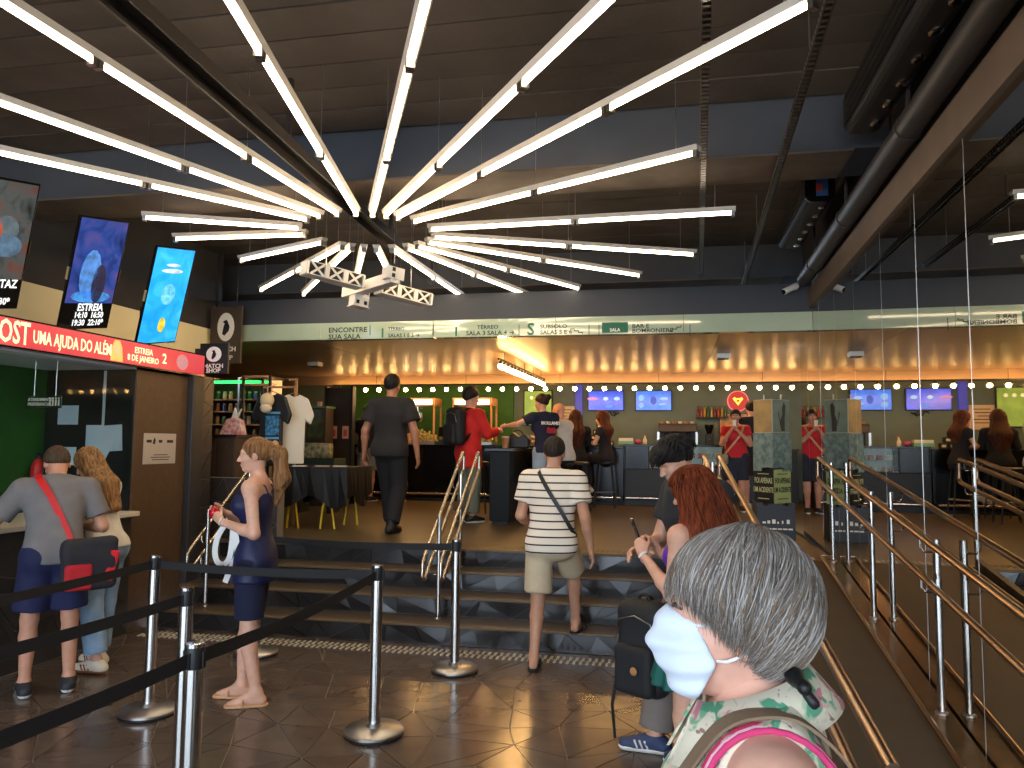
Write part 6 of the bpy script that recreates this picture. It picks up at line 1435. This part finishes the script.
# --- woman in red tee drinking
rt_, J, T, s = person('woman in red t-shirt and black shorts holding a cup to her mouth, facing us', (1.08, 12.5, .66), 172, 1.58, True, pose=dict(elL=(-.24, .10, 1.16), wrL=(-.05, .24, 1.38), elR=(.23, .10, 1.16), wrR=(.06, .24, 1.40)), head=(0, -4, 0), skinc=(178, 122, 94), vox=.012, build=1.22, eyes=True, top=dict(m=cloth((178, 26, 32)), sleeve=.5, hem=.92, off=.02), bottom=dict(kind='shorts', leg=.9, m=cloth((28, 30, 40)), off=.018), shoes=dict(kind='shoe', m=BSH, m2=WSH), hair=dict(f=lambda T, Rh, s: short_hair(T, Rh, s, .014, back=(0, -.1, -.08)), m=HB), curl=(.8, .8))
wq = np.array(chain_matrix(rt_) @ Vector(J['wrL']*.5+J['wrR']*.5+np.array((0, .03, .07))))
tag(MB().lathe([(.022, 0), (.03, .09)], wq, 12).build('paper_cup', M['off_white'], smooth=True), 'small pale cup at the mouth of the woman in red', 'cup')
ribbon(None, 'bag_strap', [np.array(p)*1.0 for p in ((-.12, -.03, 1.33), (-.12, .06, 1.33), (-.08, .15, 1.2), (.03, .175, 1.05), (.13, .16, .93), (.18, .10, .85))], (1, 0, .8), .03, .006, M['wood'], rt_)
hb = thing('handbag', 'small tan handbag at the hip of the woman in red', 'handbag', chain_matrix(rt_) @ Vector((.20, .10, .74)), R(172))
V, Q = solid([rbox((0, .03, .07), (.09, .045, .08), .03)], .008); mesh_obj('body', V, Q, cloth((120, 104, 78)), hb, True, local=True, pivot=(0, 0, 0))
V, Q = solid([rbox((0, .075, .10), (.085, .012, .045), .008)], .006); mesh_obj('flap', V, Q, cloth((136, 116, 86)), hb, True, local=True, pivot=(0, 0, 0))
person('person in black t-shirt seen from behind, partly hidden by the poster totem', (1.37, 13.0, .66), 8, 1.74, skinc=(196, 142, 112), vox=.013, pose=dict(elL=(-.25, .06, 1.13), wrL=(-.2, .26, 1.1), elR=(.25, .06, 1.13), wrR=(.2, .26, 1.1)), top=dict(m=cloth((24, 24, 26)), sleeve=.6, hem=.84, off=.022), bottom=dict(kind='shorts', leg=.88, m=cloth((60, 34, 30)), off=.024, flare=.02), shoes=dict(kind='shoe', m=WSH, m2=WSH), hair=dict(f=lambda T, Rh, s: short_hair(T, Rh, s, .018), m=HB))

def tufts(T, s):
    rg = random.Random(3); out = []
    for i in range(520):
        az = rg.uniform(-math.pi, math.pi); el = rg.uniform(.12, 1.5); d = np.array((math.cos(el)*math.sin(az), math.cos(el)*math.cos(az), math.sin(el)))
        p = np.array((0, -.02, .04))+d*np.array((.088, .105, .098)); fl = nrm(np.array((rg.uniform(-.5, .5), .8 if d[1] > -.3 else -.3, -.35))-d*.2)
        out.append([T(p+(d*.016*math.sin(t*3)+fl*.055*t)) for t in np.linspace(0, 1, 6)])
    return strands_from(out, .0075*s, 4)
# --- dark haired young man behind the red-haired woman
rt_, J, T, s = person('young man with tousled black hair and grey trousers bowing his head, behind the red-haired woman', (.165, 4.45, 0), 128, 1.73, pose=dict(anL=(-.10, .08, .09), anR=(.10, .22, .09), ftL=(.3, 1, 0), ftR=(.75, .8, 0), knR=(.1, .14, .5), chest=(0, .04, 1.3), neck=(0, .08, 1.46), head=(0, .15, 1.60), elL=(-.24, .08, 1.13), wrL=(-.12, .3, 1.12), elR=(.24, .08, 1.13), wrR=(.14, .3, 1.1)), head=(-14, -32, 0), skinc=(206, 156, 130), vox=.011, headvox=.006,
    top=dict(m=cloth((40, 42, 48)), sleeve=.6, hem=.86, off=.022), bottom=dict(kind='trousers', leg=1.9, m=cloth((122, 112, 104)), off=.022, flare=.03), shoes=dict(kind='shoe', m=mat('shoe_blue', (50, 60, 92), .6), m2=WSH, stripe=WSH),
    hair=dict(f=lambda T, Rh, s: ([ell(T((0, -.02, .04)), np.array((.094, .112, .104))*s, Rh, .02), ell(T((.03, .055, .085)), np.array((.05, .045, .035))*s, Rh, .03), ell(T((-.035, .05, .085)), np.array((.045, .045, .035))*s, Rh, .03)], [hl_cut(T, Rh, (0, .1, .045), (0, -.11, -.06))], strandy(T, Rh, s, .002*s, 17)), m=hairmat((18, 16, 16), (40, 36, 34)), vox=.006, strands=tufts))
Mb = Matrix.Translation((-.115, 4.2, .36)) @ Matrix.Rotation(R(-34), 4, 'Z'); bp = backpack('black backpack hanging low between the dark-haired man and the red-haired woman', Mb, .98)
V, Q = solid([ell((.04, -.155, .16), (.022, .006, .022), None, .01)], .004); mesh_obj('tag', V, Q, mat('tag_tan', (170, 120, 70), .6), bp, True, local=True, pivot=(0, 0, 0))
V, Q = tube_arrays([(-.1, -.1, .12), (-.13, -.11, -.05), (-.12, -.1, -.22)], .008); mesh_obj('loose_strap', V, Q, M['black'], bp, True, local=True, pivot=(0, 0, 0))

# --- red-haired woman with phone
def wavy(T, s):
    rg = random.Random(5); out = []
    for i in range(900):
        az = rg.uniform(-2.75, 2.75)+math.pi; px = math.sin(az); py = math.cos(az); P = []
        ln = rg.uniform(.40, .56); ph = rg.uniform(0, 6.28); rr = rg.uniform(.96, 1.12)
        for k in range(16):
            t = k/15
            if t < .3:
                a = t/.3*1.45; x, y, z = .098*math.sin(a)*px, .115*math.sin(a)*py-.018, .035+.112*math.cos(a)
            else:
                q = (t-.3)/.7; sw = 1+.32*math.sin(min(1, q*1.2)*2.2); x, y, z = .098*px*sw, .115*py*sw-.018-.03*q, .045-q*ln
                if py > .2: y = min(y, .03)
            w_ = .014*math.sin(11*t+ph); P.append(T((x*rr+w_, y*rr+.006*math.cos(9*t+ph), z)))
        out.append(P)
    return strands_from(out, .0042*s)
rt_, J, T, s = person('woman with long wavy red hair, purple top and green skirt looking at her phone', (.135, 3.72, 0), 56, 1.545, True, pose=dict(elL=(-.20, .02, 1.13), wrL=(-.12, .25, 1.30), elR=(.20, .06, 1.13), wrR=(.06, .27, 1.30), anL=(-.08, -.03, .09), anR=(.09, .05, .09)), head=(6, -16, 0), skinc=(212, 160, 134), vox=.009, headvox=.006, eyes=True,
    top=dict(m=cloth((92, 40, 150), .6), sleeve=0, hem=1.0, off=.010, straps=True, name='camisole'), bottom=dict(kind='skirt', m=cloth((20, 92, 84), .6), hem=.66, r0=.245, top=1.06, nf=11, amp=.06, fl=1.05), shoes=dict(kind='sandal', m=BSH), curl=(.75, .7),
    handdir=dict(L=((.3, .5, .75), (.5, -.5, .4), (.7, .3, -.3)), R=((-.3, .5, .75), (-.5, -.5, .4), (-.7, .3, -.3))),
    hair=dict(f=lambda T, Rh, s: long_hair(T, Rh, s, .44, .125, .028, .0), m=HRED, strands=wavy, vox=.009))
pw = np.array(chain_matrix(rt_) @ Vector(np.array((-.04, .35, 1.40))*s))
ph_ = thing('smartphone', 'black smartphone in the hands of the red-haired woman', 'phone', pw)
ax_ = nrm((.2, -.98, 0)); az_ = nrm((-.35, -.07, .93)); MB().obox(pw, (.075, .009, .15), ax_, nrm(np.cross(az_, ax_)), az_).build('case', M['black_gloss'], ph_, bevel=.003)
MB().obox(pw-nrm(np.cross(az_, ax_))*.006+az_*.05, (.02, .004, .02), ax_, nrm(np.cross(az_, ax_)), az_).build('camera_bump', M['black'], ph_)
V, Q = tube_arrays(arc(J['wrL'], (1, 0, 0), nrm((0, .6, -.5)), .026*s, 0, 340, 12), .006, 6); mesh_obj('wristband', V, Q, M['white'], rt_, True, local=True, pivot=(0, 0, 0))
# --- woman in the foreground with a face mask
FL = floral()
hw = at_y(732, 620, 1.15)
fh = 1.575; fs = fh/1.75; HZ = 1.56
fx = hw[0]+.07*fs; fyy = hw[1]; fz = hw[2]-HZ*fs
def hline(y): return .064 if y > .078 else .064+.95*(y-.078)
def bob(seed, n, wild=0.0):
    def f(T, s):
        rg = random.Random(seed); out = []; c = np.array((0, -.020, .030)); Rt = rot3(0, 20, 0)@rot3(0, 0, 26)
        for i in range(n):
            az = rg.uniform(-math.pi, math.pi); jit = rg.uniform(-.02, .014)-(.012 if rg.random() < .12 else 0); ph = rg.uniform(0, 6.28); dr = rg.uniform(-.22, .22)
            rr = rg.uniform(.985, 1.035)*(1+.018*math.sin(5*az+1)+.012*math.sin(11*az)); flick = rg.uniform(-.01, .055)+wild*rg.random()
            P = []; a = .03+rg.uniform(0, 1)**2*1.3
            while a < 2.9 and len(P) < 28:
                z2 = az+dr*(a-.3)+.05*math.sin(3*a+ph); d = Rt@np.array((math.sin(a)*math.sin(z2), math.sin(a)*math.cos(z2), math.cos(a)))
                lift = 1+flick*max(0, a-1.5)
                q = c+d*np.array((.094, .115, .115))*rr*lift+np.array((1, .6, 0))*.002*math.sin(6*a+ph)
                P.append(T(q))
                if q[2] < hline(q[1])+jit: break
                a += .1
            if len(P) > 4: out.append(P)
        return strands_from(out, .0014*s)
    return f
def bob_base(T, Rh, s):
    return ([ell(T((0, -.020, .03)), np.array((.0905, .111, .110))*s, Rh, .03)], [(T((0, .078, .068)), Rh@nrm((0, .95, -1)))], strandy(T, Rh, s, .0016*s, 60), [])
rt_, J, T, s = person('older woman with short grey hair, white face mask and floral blouse in the foreground', (fx, fyy, fz), 90, fh, True, pose=dict(waist=(0, .02, 1.10), chest=(0, .03, 1.27), neck=(0, .03, 1.43), head=(0, .07, HZ), shL=(-.175, .03, 1.37), shR=(.175, .03, 1.37), elL=(-.235, .02, 1.07), wrL=(-.22, .10, .82), elR=(.235, -.03, 1.05), wrR=(.22, .10, .82)), head=(0, -3, 0), skinc=(216, 164, 142), vox=.008, headvox=.0042, build=1.12, eyes=True,
    top=dict(m=FL, sleeve=0, hem=.82, off=.012, vox=.008, name='blouse', armhole=.152), bottom=dict(kind='trousers', leg=1.85, m=cloth((90, 90, 100)), off=.016), shoes=dict(kind='shoe', m=WSH, m2=WSH), hair=dict(f=bob_base, m=hairmat((70, 62, 56), (104, 94, 86)), strands=bob(1, 2400), m2=mat('grey_strands', (122, 112, 104), .42), vox=.006))
ho_ = [c for c in rt_.children if c.name.startswith('hair')][0]
for sd_, nn2, cc_ in ((2, 1400, (150, 142, 134)), (3, 1400, (94, 85, 77)), (4, 600, (178, 171, 164)), (5, 700, (126, 106, 86))):
    V, Q = bob(sd_, nn2, .07 if sd_ in (4, 5) else 0)(T, s); mesh_obj('strands', V, Q, mat('grey_strand', cc_, .4), ho_, True, local=True, pivot=(0, 0, 0))
root_fg = rt_
Rh_ = rot3(0, -3, 0)
# face mask: a shell in front of nose, mouth and chin
MW = mat('mask_fabric', (214, 222, 236), .75, var=.03, bump=.08, bscale=120)
mp_ = [ell(T((0, .052, -.038)), np.array((.068, .066, .074))*s, Rh_, .02), cone(T((0, .085, .015)), T((0, .112, -.03)), .014*s, .020*s, .03), ell(T((0, .06, -.088)), np.array((.038, .036, .030))*s, Rh_, .03)]
def plane2(p, q, keep):
    p3, q3, k3 = T((0, *p)), T((0, *q)), T((0, *keep)); n = np.cross(q3-p3, X); n = n if (k3-p3)@n < 0 else -n; return (p3, n)
cut_ = [plane2((.115, .034), (.05, .004), (.07, -.05)), plane2((.056, .01), (.030, -.055), (.1, -.04)), plane2((.030, -.052), (.062, -.112), (.08, -.05))]
Tz = T((0, 0, 0))[2]
V, Q = solid(mp_, .004, cuts=cut_, disp=lambda P: .0022*np.sin((P[..., 2]-Tz)/s*170+25*P[..., 1]))
mk = thing('face_mask', 'white pleated surgical face mask on the older woman in the foreground', 'face mask', chain_matrix(rt_) @ Vector(T((0, .06, -.1))), R(90))
off_ = np.array(T((0, .06, -.1)))
mesh_obj('mask_body', V-off_, Q, MW, mk, True, local=True, pivot=(0, 0, 0))
for sg in (-1, 1):
    for pts in (((sg*.052, .060, .004), (sg*.074, .025, .006), (sg*.085, -.012, .012)), ((sg*.046, .036, -.050), (sg*.072, .015, -.045), (sg*.083, -.012, -.032), (sg*.086, -.02, -.01))):
        V, Q = tube_arrays([T(p)-off_ for p in pts], .0026); mesh_obj('ear_loop', V, Q, M['white'], mk, True, local=True, pivot=(0, 0, 0))
# collar: folded band round the neck
def collar_band(r0, r1, z0, z1, y0, nm, m, tilt=.28, a0=28, a1=332, th=.004):
    v = []; fs = []; n = 40; N = J['neck']
    for i in range(n+1):
        a = R(a0+(a1-a0)*i/n); dx, dy = math.sin(a), math.cos(a)
        for (r, z) in ((r0, z0), (r1, z1), (r1+th, z1+th*.3), (r0+th, z0+th)):
            p = N+np.array((r*dx, r*dy*1.12+y0, z-tilt*(r*dy)))*1.0; v.append(p)
    for i in range(n):
        for k in range(4): fs.append((i*4+k, i*4+(k+1) % 4, i*4+4+(k+1) % 4, i*4+4+k))
    fs += [(0, 1, 2, 3), (n*4+3, n*4+2, n*4+1, n*4)]
    return mesh_obj(nm, v, fs, m, rt_, True, local=True, pivot=(0, 0, 0))
collar_band(.060, .066, .030, -.012, .012, 'collar_stand', FL, tilt=.45)
collar_band(.064, .104, .034, -.030, .012, 'collar', FL, a0=16, a1=344, tilt=.42)
# armhole trims, straps, knot
for sg, q in ((-1, 'L'), (1, 'R')):
    d_ = nrm(J['el'+q]-J['sh'+q]); c_ = (J['shL']+J['shR'])/2+np.array((sg*.155*s, 0, -.035)); n_ = nrm((sg*1, .0, .18)); e1 = nrm(np.cross(n_, (0, 1, 0))); e2 = np.cross(n_, e1)
    for k, (col_, rr_) in enumerate((((206, 60, 110), .0045), ((236, 180, 190), .004), ((186, 40, 80), .004))):
        pts = [c_+n_*(.004-.011*k)+e1*(.102+.002*k)*math.cos(a)+e2*(.088+.002*k)*math.sin(a) for a in np.linspace(0, 2*math.pi, 29)]
        V, Q = tube_arrays(pts, rr_); mesh_obj('armhole_trim', V, Q, cloth(col_), rt_, True, local=True, pivot=(0, 0, 0))
hb_ = thing('bag_strap', 'tan webbing bag strap over the shoulder of the older woman', 'strap', chain_matrix(rt_) @ Vector((0, 0, 1.0)), R(90))
S0 = np.array((0, 0, 1.0))
def off_pts(P): return [np.array(p)*s-S0 for p in P]
ribbon(None, 'webbing', off_pts(((-.10, -0.105, 1.20), (-.105, -0.105, 1.30), (-.105, -0.075, 1.39), (-.105, -0.020, 1.445), (-.103, 0.030, 1.455), (-.10, 0.090, 1.435), (-.09, 0.140, 1.37), (-.07, 0.185, 1.28), (-.05, 0.210, 1.14))), (1, .15, 0), .034, .004, cloth((128, 104, 82)), hb_)
ln_ = thing('lanyard', 'black lanyard strap round the neck of the older woman', 'strap', chain_matrix(rt_) @ Vector((0, 0, 1.0)), R(90))
ribbon(None, 'webbing', off_pts(((-.085, .125, 1.385), (-.08, .15, 1.34), (-.065, .18, 1.27), (-.05, .2, 1.2), (-.03, .215, 1.1))), (1, .3, .3), .016, .004, M['black'], ln_)
kc = np.array((-.06, -.012, 1.497))*s-S0
V, Q = solid([ell(kc, (.014, .012, .011), None, .01), cone(kc, kc+np.array((-.03, -.008, -.006)), .006, .010, .01), cone(kc, kc+np.array((.03, -.012, -.006)), .006, .010, .01), cone(kc, kc+np.array((-.012, -.022, -.03)), .005, .008, .01)], .0045)
mesh_obj('knot', V, Q, M['black'], ln_, True, local=True, pivot=(0, 0, 0))
